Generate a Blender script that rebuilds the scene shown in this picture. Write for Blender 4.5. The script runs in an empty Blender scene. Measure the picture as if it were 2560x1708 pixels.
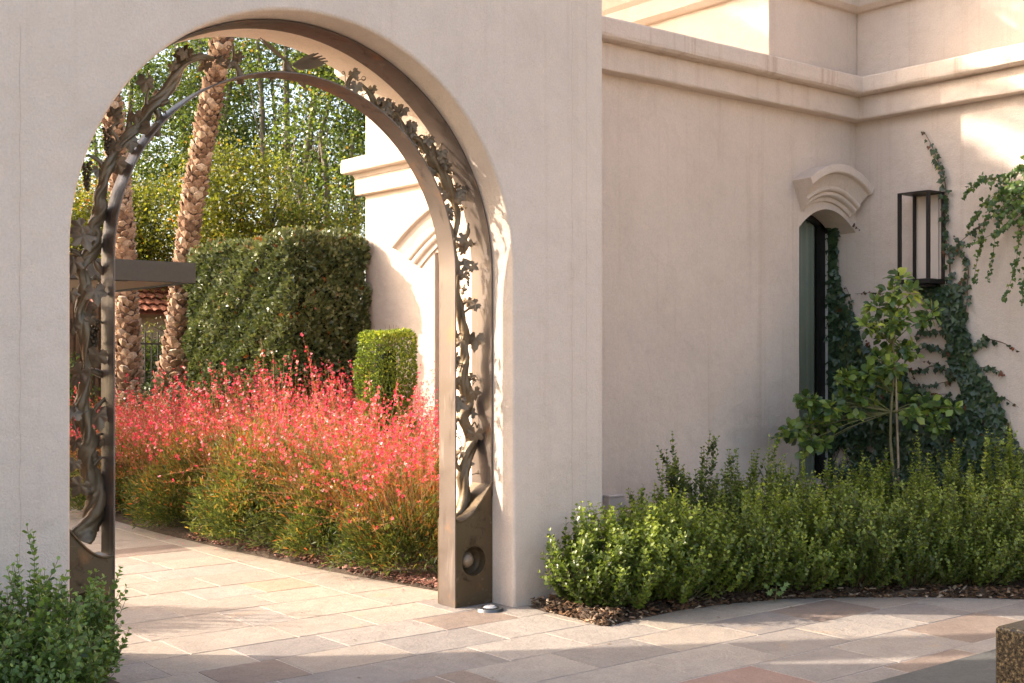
import bpy, bmesh, math, random
import numpy as np
from mathutils import Vector, Matrix

random.seed(11)
rng = np.random.default_rng(11)
S = bpy.context.scene
COL = S.collection

# ------------------------------------------------------------------ camera, sky, sun, exposure
FX, FY = 0.62497, 0.78065            # horizontal viewing direction; the walls run along world X, the path along world Y
EYE, FPX, U0, V0 = 1.6, 3100.0, 1280.0, 900.0
cam_d = bpy.data.cameras.new('camera')
cam = bpy.data.objects.new('camera', cam_d)
COL.objects.link(cam)
cam.location = (0, 0, EYE)
cam.rotation_euler = (math.pi / 2, 0, -math.atan2(FX, FY))
cam_d.sensor_width = 36
cam_d.lens = 36 * FPX / 2560
cam_d.shift_y = (V0 - 854) / 2560
cam_d.clip_end = 2000
S.camera = cam

SUN_K, SUN_T = -0.92, 0.77           # light travels (1, SUN_K, -SUN_T)
world = bpy.data.worlds.new('World')
S.world = world
world.use_nodes = True
wn = world.node_tree
bg = wn.nodes['Background']
sky = wn.nodes.new('ShaderNodeTexSky')
sky.sky_type = 'NISHITA'
sky.sun_disc = False
sky.sun_elevation = math.atan2(SUN_T, math.hypot(1, SUN_K))
sky.sun_rotation = math.atan2(-1, -SUN_K)
sky.air_density = 1.0
sky.dust_density = 4.0
sky.ozone_density = 1.0
wn.links.new(sky.outputs[0], bg.inputs[0])
bg.inputs[1].default_value = 0.15
sun_d = bpy.data.lights.new('sun', 'SUN')
sun_d.energy = 2.35
sun_d.angle = math.radians(0.6)
sun_d.color = (1.0, 0.94, 0.87)
sun = bpy.data.objects.new('sun', sun_d)
COL.objects.link(sun)
sun.rotation_euler = Vector((1, SUN_K, -SUN_T)).to_track_quat('-Z', 'Y').to_euler()
S.view_settings.view_transform = 'Standard'
S.view_settings.look = 'None'
S.view_settings.exposure = 1.84
S.view_settings.gamma = 1.0
S.view_settings.use_white_balance = True
S.view_settings.white_balance_temperature = 7100
S.view_settings.white_balance_tint = 12
S.render.engine = 'CYCLES'
S.cycles.max_bounces = 8
S.cycles.diffuse_bounces = 4
S.cycles.use_denoising = True
S.cycles.caustics_reflective = False
S.cycles.caustics_refractive = False

# ------------------------------------------------------------------ helpers
def at(u, v, X=None, Y=None, D=None, Z=None):
    """photo pixel -> point on a real plane of the place"""
    r = (u - U0) / FPX
    dx, dy, dz = FX + FY * r, FY - FX * r, (V0 - v) / FPX
    if X is not None: D = X / dx
    elif Y is not None: D = Y / dy
    elif Z is not None: D = (Z - EYE) / dz
    return Vector((D * dx, D * dy, EYE + D * dz))

def thing(name, label, cat, loc=(0, 0, 0), group=None):
    o = bpy.data.objects.new(name, None)
    COL.objects.link(o)
    o.location = loc
    o.empty_display_size = .2
    tag(o, label, cat, group)
    return o

def tag(o, label=None, cat=None, group=None, kind=None):
    if label: o['label'] = label
    if cat: o['category'] = cat
    if group: o['group'] = group
    if kind: o['kind'] = kind
    return o

def put(o, parent):
    COL.objects.link(o)
    if parent is not None:
        o.parent = parent
        # a thing's Empty stands at its base; parts keep world coordinates in their own mesh
        if parent.parent is None: o.matrix_parent_inverse = Matrix.Translation(parent.location).inverted()
    return o

def mobj(name, verts, faces, mat, parent=None, smooth=False, kind=None):
    me = bpy.data.meshes.new(name)
    me.from_pydata([tuple(v) for v in verts], [], faces)
    me.update()
    if smooth: me.polygons.foreach_set('use_smooth', [True] * len(me.polygons))
    me.materials.append(mat)
    o = bpy.data.objects.new(name, me)
    if kind: o['kind'] = kind
    return put(o, parent)

def fast(name, V, F, mat, parent=None, tint=None, kind=None, smooth=False):
    """numpy triangles -> object"""
    me = bpy.data.meshes.new(name)
    V = np.asarray(V, np.float32); F = np.asarray(F, np.int32)
    n, k = F.shape
    me.vertices.add(len(V)); me.vertices.foreach_set('co', V.ravel())
    me.loops.add(n * k); me.loops.foreach_set('vertex_index', F.ravel())
    me.polygons.add(n)
    me.polygons.foreach_set('loop_start', np.arange(0, n * k, k, dtype=np.int32))
    me.polygons.foreach_set('loop_total', np.full(n, k, np.int32))
    if smooth: me.polygons.foreach_set('use_smooth', np.ones(n, bool))
    if tint is not None:
        a = me.attributes.new('tint', 'FLOAT', 'POINT')
        a.data.foreach_set('value', np.asarray(tint, np.float32))
    me.update(calc_edges=True)
    me.materials.append(mat)
    o = bpy.data.objects.new(name, me)
    if kind: o['kind'] = kind
    return put(o, parent)

class MB:
    def __init__(s): s.v = []; s.f = []
    def add(s, v, f):
        b = len(s.v); s.v += [tuple(p) for p in v]; s.f += [tuple(i + b for i in q) for q in f]; return s
    def box(s, x0, x1, y0, y1, z0, z1):
        return s.add([(x0, y0, z0), (x1, y0, z0), (x1, y1, z0), (x0, y1, z0), (x0, y0, z1), (x1, y0, z1), (x1, y1, z1), (x0, y1, z1)],
                     [(0, 3, 2, 1), (4, 5, 6, 7), (0, 1, 5, 4), (1, 2, 6, 5), (2, 3, 7, 6), (3, 0, 4, 7)])
    def obj(s, name, mat, parent=None, bevel=0, smooth=False, kind=None, seg=2):
        o = mobj(name, s.v, s.f, mat, parent, smooth, kind)
        if bevel:
            m = o.modifiers.new('bevel', 'BEVEL'); m.width = bevel; m.segments = seg; m.limit_method = 'ANGLE'
        return o

def spline(P, n):
    """Catmull-Rom through rows of P, n samples per span"""
    P = np.asarray(P, float)
    Q = np.vstack([2 * P[0] - P[1], P, 2 * P[-1] - P[-2]])
    out = []
    for i in range(1, len(Q) - 2):
        for k in range(n):
            t = k / n
            a, b, c, d = Q[i - 1], Q[i], Q[i + 1], Q[i + 2]
            out.append(.5 * ((2 * b) + (-a + c) * t + (2 * a - 5 * b + 4 * c - d) * t * t + (-a + 3 * b - 3 * c + d) * t ** 3))
    out.append(Q[-2])
    return np.array(out)

def tube(pts, rad, seg=6, twist=0, lobes=0, amp=0, noise=0, cap=True):
    pts = np.asarray(pts, float); n = len(pts)
    rad = np.broadcast_to(np.asarray(rad, float), (n,))
    T = np.gradient(pts, axis=0); T /= np.linalg.norm(T, axis=1)[:, None] + 1e-9
    up = np.array([0.31, -.93, .17]) if abs(T[0][2]) > .8 else np.array([0, 0, 1.])
    N = np.zeros_like(T); u = np.cross(T[0], up); u /= np.linalg.norm(u)
    for i in range(n):
        u = u - T[i] * np.dot(u, T[i]); u /= np.linalg.norm(u) + 1e-9; N[i] = u
    B = np.cross(T, N)
    V = []; a = np.arange(seg) / seg * 2 * np.pi
    for i in range(n):
        ph = twist * i
        r = rad[i] * (1 + (amp * np.sin(lobes * (a - ph)) + .35 * amp * np.sin(7 * (a - 1.4 * ph) + .3 * i) if lobes else 0) + (noise * rng.normal(size=seg) if noise else 0))
        V.append(pts[i] + N[i] * (np.cos(a) * r)[:, None] + B[i] * (np.sin(a) * r)[:, None])
    V = np.vstack(V)
    i, j = np.meshgrid(np.arange(n - 1), np.arange(seg), indexing='ij')
    i = i.ravel(); j = j.ravel(); j2 = (j + 1) % seg
    F = np.stack([i * seg + j, i * seg + j2, (i + 1) * seg + j2, (i + 1) * seg + j], 1)
    return V, F

class QB:                                 # joins many quad tubes
    def __init__(s): s.V = []; s.F = []; s.n = 0
    def tube(s, *a, **k):
        V, F = tube(*a, **k); s.V.append(V); s.F.append(F + s.n); s.n += len(V); return s
    def obj(s, name, mat, parent=None, smooth=True, kind=None):
        return fast(name, np.vstack(s.V), np.vstack(s.F), mat, parent, smooth=smooth, kind=kind)

# leaf templates: x across, y along the leaf, z out of it
T_DIA = (np.array([[0, 0, 0], [.32, .5, .08], [0, 1, 0], [-.32, .5, .08]]), np.array([[0, 1, 2], [0, 2, 3]]))
T_NAR = (np.array([[0, 0, 0], [.11, .5, .03], [0, 1, -.05], [-.11, .5, .03]]), np.array([[0, 1, 2], [0, 2, 3]]))
T_OVAL = (np.array([[0, 0, 0], [.27, .28, .06], [.36, .66, .08], [0, 1, -.02], [-.36, .66, .08], [-.27, .28, .06], [0, .55, -.02]]),
          np.array([[0, 1, 6], [1, 2, 6], [2, 3, 6], [3, 4, 6], [4, 5, 6], [5, 0, 6]]))
T_WIDE = (np.array([[0, 0, 0], [.45, .5, .08], [0, 1, 0], [-.45, .5, .08]]), np.array([[0, 1, 2], [0, 2, 3]]))
T_MAPLE = (np.array([[0, 0, 0], [.45, .1, .05], [.25, .35, 0], [.5, .65, .08], [.15, .6, .02], [0, 1, -.06], [-.15, .6, .02], [-.5, .65, .08], [-.25, .35, 0], [-.45, .1, .05]]),
           np.array([[0, 1, 2], [0, 2, 4], [2, 3, 4], [0, 4, 6], [4, 5, 6], [0, 6, 8], [6, 7, 8], [0, 8, 9]]))
T_PETAL = (np.array([[0, 0, 0], [.45, .35, .1], [0, .9, .15], [.55, -.1, .12], [.25, -.75, .1], [-.45, .35, .1], [-.55, -.1, .12], [-.25, -.75, .1], [.12, .45, .1], [-.12, .45, .1]]),
           np.array([[0, 1, 8], [0, 8, 2], [0, 2, 9], [0, 9, 5], [0, 3, 4], [0, 7, 6]]))

def unit(a): return a / (np.linalg.norm(a, axis=-1, keepdims=True) + 1e-9)

def leaf_arrays(P, Dv, Nv, Sz, tpl, tint):
    tv, tf = tpl
    Dv = unit(Dv); side = unit(np.cross(Dv, Nv)); Nn = np.cross(side, Dv)
    k = len(tv)
    V = P[:, None, :] + Sz[:, None, None] * (tv[None, :, 0, None] * side[:, None, :] + tv[None, :, 1, None] * Dv[:, None, :] + tv[None, :, 2, None] * Nn[:, None, :])
    F = tf[None, :, :] + (np.arange(len(P)) * k)[:, None, None]
    return V.reshape(-1, 3), F.reshape(-1, 3), np.repeat(tint, k)

def leaves(name, P, Dv, Nv, Sz, tpl, mat, parent, tint, kind='stuff'):
    V, F, t = leaf_arrays(P, Dv, Nv, Sz, tpl, tint)
    return fast(name, V, F, mat, parent, tint=t, kind=kind)

def rnd(n): return unit(rng.normal(size=(n, 3)))

# ------------------------------------------------------------------ materials
def new_mat(name):
    m = bpy.data.materials.new(name); m.use_nodes = True
    nt = m.node_tree
    return m, nt, nt.nodes['Principled BSDF']

def nd(nt, t, **k):
    n = nt.nodes.new(t)
    for a, b in k.items():
        if a.startswith('i_'):
            key = a[2:]
            n.inputs[int(key) if key.isdigit() else key].default_value = b
        else: setattr(n, a, b)
    return n

def ramp(nt, src, stops, inter='LINEAR'):
    r = nt.nodes.new('ShaderNodeValToRGB'); r.color_ramp.interpolation = inter
    e = r.color_ramp.elements
    while len(e) < len(stops): e.new(.5)
    for q, (p, c) in zip(e, stops): q.position = p; q.color = (*c, 1)
    nt.links.new(src, r.inputs[0]); return r.outputs[0]

def mix(nt, fac, a, b, mode='MIX'):
    m = nt.nodes.new('ShaderNodeMix'); m.data_type = 'RGBA'; m.blend_type = mode
    for s, x in ((m.inputs[0], fac), (m.inputs[6], a), (m.inputs[7], b)):
        if isinstance(x, (int, float)): s.default_value = x
        elif isinstance(x, tuple): s.default_value = (*x, 1)
        else: nt.links.new(x, s)
    return m.outputs[2]

def noise(nt, scale, detail=4, rough=.55, vec=None, dist=0):
    n = nt.nodes.new('ShaderNodeTexNoise'); n.inputs['Scale'].default_value = scale
    n.inputs['Detail'].default_value = detail; n.inputs['Roughness'].default_value = rough; n.inputs['Distortion'].default_value = dist
    if vec is not None: nt.links.new(vec, n.inputs['Vector'])
    return n.outputs[0]

def geo_pos(nt, scale=(1, 1, 1)):
    g = nt.nodes.new('ShaderNodeNewGeometry')
    m = nt.nodes.new('ShaderNodeMapping'); m.inputs['Scale'].default_value = scale
    nt.links.new(g.outputs['Position'], m.inputs['Vector']); return m.outputs[0]

def bump(nt, p, h, strength, dist=.01):
    b = nt.nodes.new('ShaderNodeBump'); b.inputs['Strength'].default_value = strength; b.inputs['Distance'].default_value = dist
    nt.links.new(h, b.inputs['Height']); nt.links.new(b.outputs[0], p.inputs['Normal']); return b

def m_stucco(name, c=(.74, .615, .515), streak=.5):
    m, nt, p = new_mat(name)
    g = geo_pos(nt)
    big = ramp(nt, noise(nt, .9, 5, .6, g), [(.3, tuple(x * .93 for x in c)), (.7, tuple(min(1, x * 1.04) for x in c))])
    st = noise(nt, 1.0, 4, .7, geo_pos(nt, (9, 9, .22)))
    sf = ramp(nt, st, [(.54, (0, 0, 0)), (.72, (1, 1, 1))])
    mm = nt.nodes.new('ShaderNodeMath'); mm.operation = 'MULTIPLY'; mm.inputs[1].default_value = .24 * streak
    nt.links.new(sf, mm.inputs[0])
    col = mix(nt, mm.outputs[0], big, (.42, .26, .17))
    # dirt splashed on the foot of the wall
    sx = nt.nodes.new('ShaderNodeSeparateXYZ'); nt.links.new(g, sx.inputs[0])
    mr = nd(nt, 'ShaderNodeMapRange'); mr.inputs['From Min'].default_value = .0; mr.inputs['From Max'].default_value = .28
    mr.inputs['To Min'].default_value = .35; mr.inputs['To Max'].default_value = 0
    nt.links.new(sx.outputs[2], mr.inputs['Value'])
    m2 = nt.nodes.new('ShaderNodeMath'); m2.operation = 'MULTIPLY'
    nt.links.new(mr.outputs[0], m2.inputs[0]); nt.links.new(noise(nt, 12, 4, .6, g), m2.inputs[1])
    col = mix(nt, m2.outputs[0], col, (.30, .22, .15))
    mot = ramp(nt, noise(nt, 3.2, 6, .7, g, .5), [(.3, (.945, .94, .93)), (.5, (1, 1, 1)), (.7, (1.02, 1.02, 1.02))])
    col = mix(nt, 1.0, col, mot, 'MULTIPLY')
    fine = ramp(nt, noise(nt, 75, 2, .6, g), [(.3, (.94, .935, .93)), (.65, (1.03, 1.03, 1.03))])
    col = mix(nt, 1.0, col, fine, 'MULTIPLY')
    spot = ramp(nt, noise(nt, 5.5, 2, .5, g), [(.72, (0, 0, 0)), (.78, (.25, .25, .25))])
    col = mix(nt, spot, col, tuple(x * .86 for x in c))
    nt.links.new(col, p.inputs['Base Color']); p.inputs['Roughness'].default_value = .9
    p.inputs['Specular IOR Level'].default_value = .2
    h = nt.nodes.new('ShaderNodeMath'); h.operation = 'ADD'
    nt.links.new(noise(nt, 95, 4, .7, g), h.inputs[0])
    h2 = nt.nodes.new('ShaderNodeMath'); h2.operation = 'MULTIPLY'; h2.inputs[1].default_value = 2.5
    nt.links.new(noise(nt, 9, 3, .5, g), h2.inputs[0]); nt.links.new(h2.outputs[0], h.inputs[1])
    bump(nt, p, h.outputs[0], .75, .008)
    return m

def m_leaf(name, stops, rough=.42, trans=.28, spec=.5, rand=False, attr='tint'):
    m, nt, p = new_mat(name)
    if rand:
        src = nt.nodes.new('ShaderNodeObjectInfo').outputs['Random']
    else:
        a = nt.nodes.new('ShaderNodeAttribute'); a.attribute_name = attr; src = a.outputs['Fac']
    col = ramp(nt, src, stops)
    nt.links.new(col, p.inputs['Base Color'])
    p.inputs['Roughness'].default_value = rough; p.inputs['Specular IOR Level'].default_value = spec
    if trans:
        tr = nt.nodes.new('ShaderNodeBsdfTranslucent')
        tc = mix(nt, .6, col, (.62, .62, .12), 'MULTIPLY')
        br = nt.nodes.new('ShaderNodeVectorMath'); br.operation = 'SCALE'; br.inputs['Scale'].default_value = 2.6
        nt.links.new(tc, br.inputs[0]); nt.links.new(br.outputs[0], tr.inputs[0])
        ms = nt.nodes.new('ShaderNodeMixShader'); ms.inputs[0].default_value = trans
        nt.links.new(p.outputs[0], ms.inputs[1]); nt.links.new(tr.outputs[0], ms.inputs[2])
        nt.links.new(ms.outputs[0], nt.nodes['Material Output'].inputs[0])
    return m

def m_plain(name, c, rough=.6, metal=0, n=0, nscale=20, spec=.5, bumpy=0, c2=None):
    m, nt, p = new_mat(name)
    g = geo_pos(nt)
    if n or c2:
        c2 = c2 or tuple(x * (1 - n) for x in c)
        nt.links.new(ramp(nt, noise(nt, nscale, 5, .6, g), [(.32, c2), (.68, c)]), p.inputs['Base Color'])
    else: p.inputs['Base Color'].default_value = (*c, 1)
    p.inputs['Roughness'].default_value = rough; p.inputs['Metallic'].default_value = metal
    p.inputs['Specular IOR Level'].default_value = spec
    if bumpy: bump(nt, p, noise(nt, nscale * 3, 4, .6, g), bumpy, .01)
    return m

def m_bronze(name, dark=(.10, .062, .034), mid=(.24, .165, .10), pale=(.42, .33, .27), vert=True, rough=.42, metal=.8):
    m, nt, p = new_mat(name)
    g = geo_pos(nt, (9, 9, 1.6) if vert else (14, 14, 14))
    c = ramp(nt, noise(nt, 1.0, 6, .62, g, .6), [(.25, dark), (.45, mid), (.62, mid), (.8, pale)])
    rust = ramp(nt, noise(nt, 3.2, 5, .6, geo_pos(nt)), [(.6, (0, 0, 0)), (.72, (.6, .6, .6))])
    c = mix(nt, rust, c, (.36, .17, .07))
    nt.links.new(c, p.inputs['Base Color'])
    p.inputs['Metallic'].default_value = metal
    nt.links.new(ramp(nt, noise(nt, 6, 4, .6, geo_pos(nt)), [(.3, (rough - .08,) * 3), (.7, (rough + .18,) * 3)]), p.inputs['Roughness'])
    bump(nt, p, noise(nt, 1, 5, .6, geo_pos(nt, (40, 40, 12))), .25, .004)
    return m

STUCCO = m_stucco('stucco')
STUCCO2 = m_stucco('stucco_house', (.73, .605, .51), .9)
STUCCO_C = m_stucco('stucco_coping', (.73, .605, .51), 2.2)
STUCCO_W = m_stucco('stucco_wing', (.70, .585, .495), .3)  # same stucco as the house, colour lowered to offset the wing's direct sun
BRONZE = m_bronze('bronze_band', (.055, .042, .034), (.16, .125, .105), (.34, .28, .245), rough=.42, metal=.5)
BRONZE_B = m_bronze('bronze_base', (.045, .027, .014), (.13, .09, .05), (.30, .24, .16), vert=False, metal=.6)
BRONZE_V = m_bronze('bronze_vine', (.035, .02, .010), (.22, .155, .09), (.46, .35, .22), rough=.4, metal=.3)
BRONZE_L = m_bronze('bronze_leaf', (.10, .062, .035), (.25, .18, .115), (.40, .30, .21), vert=False, rough=.42, metal=.35)
BLACKM = m_plain('black_metal', (.018, .016, .015), .45, .3)
FASCIA = m_plain('dark_fascia', (.043, .050, .052), .55, .2, n=.2)
SOFFIT = m_plain('soffit', (.30, .26, .21), .8)
WOODC = m_plain('brown_wood', (.16, .085, .04), .7, n=.4, nscale=9)

# ------------------------------------------------------------------ ground, paving, beds
SOIL = m_plain('soil', (.10, .066, .042), .95, c2=(.05, .032, .02), nscale=25, bumpy=.8)
LAWN = m_plain('earth_far', (.09, .075, .04), .95, c2=(.05, .055, .02), nscale=2, bumpy=.4)
tag(mobj('ground', [(-300, -300, -.05), (300, -300, -.05), (300, 300, -.05), (-300, 300, -.05)], [(0, 1, 2, 3)], LAWN), kind='structure')
MORTAR = m_plain('mortar', (.55, .475, .41), .9, n=.2, nscale=40, bumpy=.3)
mortar = tag(mobj('pavement', [(-6, -3, -.002), (10.2, -3, -.002), (10.2, 24, -.002), (-6, 24, -.002)], [(0, 1, 2, 3)], MORTAR), kind='structure')

def m_slab(name, a, b, rust=.35):
    m, nt, p = new_mat(name)
    g = geo_pos(nt)
    oi = nt.nodes.new('ShaderNodeObjectInfo')
    vm = nt.nodes.new('ShaderNodeVectorMath'); vm.operation = 'MULTIPLY_ADD'
    vm.inputs[1].default_value = (1, 1, 1)
    nt.links.new(g, vm.inputs[0])
    cx = nt.nodes.new('ShaderNodeCombineXYZ')
    mu = nt.nodes.new('ShaderNodeMath'); mu.operation = 'MULTIPLY'; mu.inputs[1].default_value = 37.0
    nt.links.new(oi.outputs['Random'], mu.inputs[0]); nt.links.new(mu.outputs[0], cx.inputs[2]); nt.links.new(cx.outputs[0], vm.inputs[2])
    v = vm.outputs[0]
    c = ramp(nt, noise(nt, 2.6, 6, .65, v, .8), [(.3, a), (.7, b)])
    gr = ramp(nt, noise(nt, 90, 3, .7, v), [(.3, (.80, .80, .80)), (.7, (1.12, 1.1, 1.08))])
    c = mix(nt, 1.0, c, gr, 'MULTIPLY')
    rf = ramp(nt, noise(nt, 1.5, 3, .5, v, 1.2), [(.66, (0, 0, 0)), (.69, (rust * .8,) * 3)])
    c = mix(nt, rf, c, (.50, .33, .19))
    c = mix(nt, 1.0, c, ramp(nt, noise(nt, 9, 6, .75, v, 1.5), [(.3, (.86, .855, .85)), (.5, (1, 1, 1)), (.72, (1.08, 1.07, 1.06))]), 'MULTIPLY')
    sc = ramp(nt, noise(nt, 14, 2, .5, v), [(.74, (0, 0, 0)), (.80, (.4, .4, .4))])
    c = mix(nt, sc, c, (.5, .46, .42))
    nt.links.new(c, p.inputs['Base Color'])
    p.inputs['Roughness'].default_value = .72; p.inputs['Specular IOR Level'].default_value = .35
    ad = nt.nodes.new('ShaderNodeMath'); ad.operation = 'MULTIPLY_ADD'; ad.inputs[1].default_value = .35
    nt.links.new(noise(nt, 60, 4, .6, v), ad.inputs[0]); nt.links.new(noise(nt, 7, 4, .6, v), ad.inputs[2])
    bump(nt, p, ad.outputs[0], .8, .016)
    return m
SLABS_ = 0
SLABS = [m_slab('slab_grey', (.33, .285, .245), (.40, .35, .30)),
         m_slab('slab_grey_warm', (.335, .28, .23), (.40, .34, .28)),
         m_slab('slab_dark', (.26, .225, .20), (.33, .29, .255), .25),
         m_slab('slab_buff', (.36, .30, .24), (.42, .36, .29), .3),
         m_slab('slab_red', (.30, .19, .15), (.37, .25, .20), .2),
         m_slab('slab_tan', (.37, .28, .20), (.43, .34, .25), .5),
         m_slab('slab_brown', (.24, .18, .145), (.31, .24, .19), .4)]

def slab(x0, x1, y0, y1, mi=None):
    j = .0045
    x0 += j; x1 -= j; y0 += j; y1 -= j
    if mi is None:
        mi = random.choices(range(7), (34, 28, 14, 14, .8, 1.5, 3))[0]
    h = random.uniform(.0005, .002); e = .002
    w = lambda: random.uniform(-.004, .004)
    V = [(x0 + w(), y0 + w(), -.010), (x1 + w(), y0 + w(), -.010), (x1 + w(), y1 + w(), -.010), (x0 + w(), y1 + w(), -.010)]
    V += [(a, b, h - .0015) for a, b, c in V[:4]]
    cx, cy = (x0 + x1) / 2, (y0 + y1) / 2
    V += [(a + (e if a < cx else -e), b + (e if b < cy else -e), h) for a, b, c in V[:4]]
    F = [(0, 1, 5, 4), (1, 2, 6, 5), (2, 3, 7, 6), (3, 0, 4, 7), (4, 5, 9, 8), (5, 6, 10, 9), (6, 7, 11, 10), (7, 4, 8, 11), (8, 9, 10, 11)]
    mobj('paving_slab', V, F, SLABS[mi], mortar)

rows = [(3.42, 3.84, [2.9, 3.6, 4.25, 4.9, 5.55]), (3.84, 4.29, [3.3, 3.95, 4.32, 5.03, 5.70, 6.41, 7.2]), (4.29, 4.73, [2.7, 3.3, 3.92, 4.66, 5.31, 5.94, 6.67, 7.20]),
        (4.73, 5.145, [2.45, 3.1, 3.62, 3.80, 4.38, 4.98, 5.62, 6.2, 6.83, 7.5]), (5.145, 5.56, [2.3, 2.95, 3.50, 4.12, 4.69, 5.30, 5.97, 6.6]),
        (5.56, 5.97, [2.0, 2.71, 3.16, 3.80, 4.43, 5.02, 5.6]), (5.97, 6.35, [2.0, 2.58, 3.07, 3.62, 4.29, 4.85, 5.5]),
        (6.35, 6.79, [2.1, 2.85, 3.51, 4.05, 4.62, 5.2]), (6.79, 7.31, [2.2, 2.8, 3.45, 3.75, 4.43, 5.0])]
forced = {(3.84, 4.32): 4, (3.84, 5.03): 2, (4.73, 3.62): 6, (4.29, 3.92): 0, (5.56, 2.71): 6, (5.56, 3.16): 1, (5.145, 2.95): 2, (5.145, 3.50): 2, (4.73, 3.1): 6,
          (4.73, 3.80): 0, (4.73, 4.38): 2, (5.145, 4.12): 0, (4.29, 4.66): 0, (4.29, 5.31): 2, (4.73, 4.98): 1, (4.73, 6.2): 6, (4.73, 5.62): 2, (5.145, 5.30): 3}
for y0, y1, xs in rows:
    xs = [xs[0] - .6] + xs + [xs[-1] + .65]
    while y1 < 5.6 and xs[-1] < 8.4: xs.append(xs[-1] + random.uniform(.55, .75))
    for a, b in zip(xs, xs[1:]):
        slab(a, b, y0, y1, forced.get((y0, a)))
y = 7.31; k = 0
ys = [7.31, 7.71, 8.13, 8.59, 9.0, 9.42, 9.83, 10.24, 10.7, 11.1, 11.5, 11.95, 12.4, 12.8, 13.25, 13.7, 14.2, 14.7, 15.2, 15.8, 16.4, 17.1]
jx = [3.89, 4.01, 3.87, 3.60, 3.9, 3.87, 3.7, 3.95]
for i, (y0, y1) in enumerate(zip(ys, ys[1:])):
    a = jx[i] if i < 8 else random.uniform(3.5, 3.95)
    b = a - random.uniform(.4, .65)
    f = {1: 5, 6: 6}.get(i)
    slab(a, 4.43, y0, y1, f if f is not None else random.choice((0, 1, 3, 0)))
    slab(b, a, y0, y1, random.choice((0, 1, 3, 0, 1)))
    x = b
    while x > 1.6 and y0 < 14:
        x2 = x - random.uniform(.45, .8); slab(x2, x, y0, y1, random.choice((0, 1, 3, 0, 1))); x = x2
y = 7.31
while y < 17:
    y2 = y + random.uniform(.55, 1.0); slab(4.43, 5.2, y, y2, random.choice((3, 1, 3, 0))); y = y2
for y0, y1 in ((3.0, 3.42), (2.56, 3.0)):            # nearest rows, below the frame
    x = .6
    while x < 5.2:
        x2 = x + random.uniform(.55, .8); slab(x, x2, y0, y1); x = x2

# dark stone pool band and granite fountain block, lower right
GRAN = None
m, nt, p = new_mat('granite')
g = geo_pos(nt)
vor = nt.nodes.new('ShaderNodeTexVoronoi'); vor.inputs['Scale'].default_value = 160; nt.links.new(g, vor.inputs['Vector'])
c = ramp(nt, noise(nt, 70, 3, .7, g), [(.36, (.02, .014, .008)), (.5, (.06, .042, .022)), (.62, (.20, .13, .06)), (.72, (.34, .26, .16))])
nt.links.new(c, p.inputs['Base Color']); p.inputs['Roughness'].default_value = .18
GRAN = m
DSTONE = m_slab('dark_stone', (.10, .10, .09), (.13, .13, .12), .05)
tag(MB().box(3.6, 7.9, 2.2, 3.66, -.02, .012).obj('stone_border', DSTONE, bevel=.004), 'smooth dark grey stone border in the lower right corner beside the granite block', 'border')
pb = at(2485, 1565, D=5.0)
tag(MB().box(pb.x, pb.x + 1.3, pb.y - 1.4, pb.y, .012, pb.z).obj('granite_block', GRAN, bevel=.018, seg=3), 'polished brown speckled granite block with a rounded edge at the right border', 'granite block')

# planting beds
def inpoly(x, y, P):
    c = False; j = len(P) - 1
    for i in range(len(P)):
        if (P[i][1] > y) != (P[j][1] > y) and x < (P[j][0] - P[i][0]) * (y - P[i][1]) / (P[j][1] - P[i][1]) + P[i][0]: c = not c
        j = i
    return c
def bed(name, outline, z=.012, hmax=.05, n=0):
    B = []
    for i in range(len(outline)):
        a, b = Vector(outline[i]), Vector(outline[(i + 1) % len(outline)]); k = max(1, int((b - a).length / .15))
        B += [a.lerp(b, q / k) for q in range(k)]
    xs = [p.x for p in B]; ys = [p.y for p in B]; I = []
    x = min(xs)
    while x < max(xs):
        y = min(ys)
        while y < max(ys):
            q = Vector((x + random.uniform(-.04, .04), y + random.uniform(-.04, .04)))
            if inpoly(q.x, q.y, outline) and min((q - b).length for b in B) > .07: I.append(q)
            y += .16
        x += .16
    from mathutils.geometry import delaunay_2d_cdt
    nb = len(B)
    r = delaunay_2d_cdt(B + I, [(k, (k + 1) % nb) for k in range(nb)], [], 1, 1e-5)
    V = [(v.x, v.y, .003 if k < nb else hmax + random.uniform(-.012, .012)) for k, v in enumerate(r[0])]
    me = bpy.data.meshes.new(name); me.from_pydata(V, [], [tuple(f) for f in r[2]]); me.materials.append(SOIL)
    o = bpy.data.objects.new(name, me); put(o, None); tag(o, kind='structure'); return o

edge = [at(u, v, Z=0) for u, v in ((1363, 1531), (1440, 1546), (1490, 1562), (1515, 1566), (1560, 1556), (1700, 1527), (1800, 1513), (1905, 1502), (2000, 1497), (2100, 1495), (2200, 1494), (2300, 1494), (2430, 1496), (2560, 1499), (2700, 1504))]
right_bed = [(5.2, 6.24), (5.1, 6.2)] + [(e.x, e.y) for e in edge] + [(9.0, 3.2), (10.28, 2.6), (10.28, 7.42), (5.8, 7.42), (5.8, 6.3)]
bed('soil_bed', right_bed)
gaura_bed = [(4.95, 7.02), (4.78, 8.2), (4.66, 9.5), (4.60, 11.0), (4.62, 12.5), (4.85, 14.5), (5.1, 17), (5.4, 21.5), (12, 21.5), (8.98, 17.5), (8.98, 8.05), (5.78, 8.05), (5.78, 7.02)]
bed('soil_bed', gaura_bed, hmax=.04)
bed('soil_bed', [(-4, 6.22), (2.15, 6.22), (2.32, 6.0), (2.25, 5.6), (1.9, 5.25), (1.2, 5.0), (-4, 5.0)])

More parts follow.
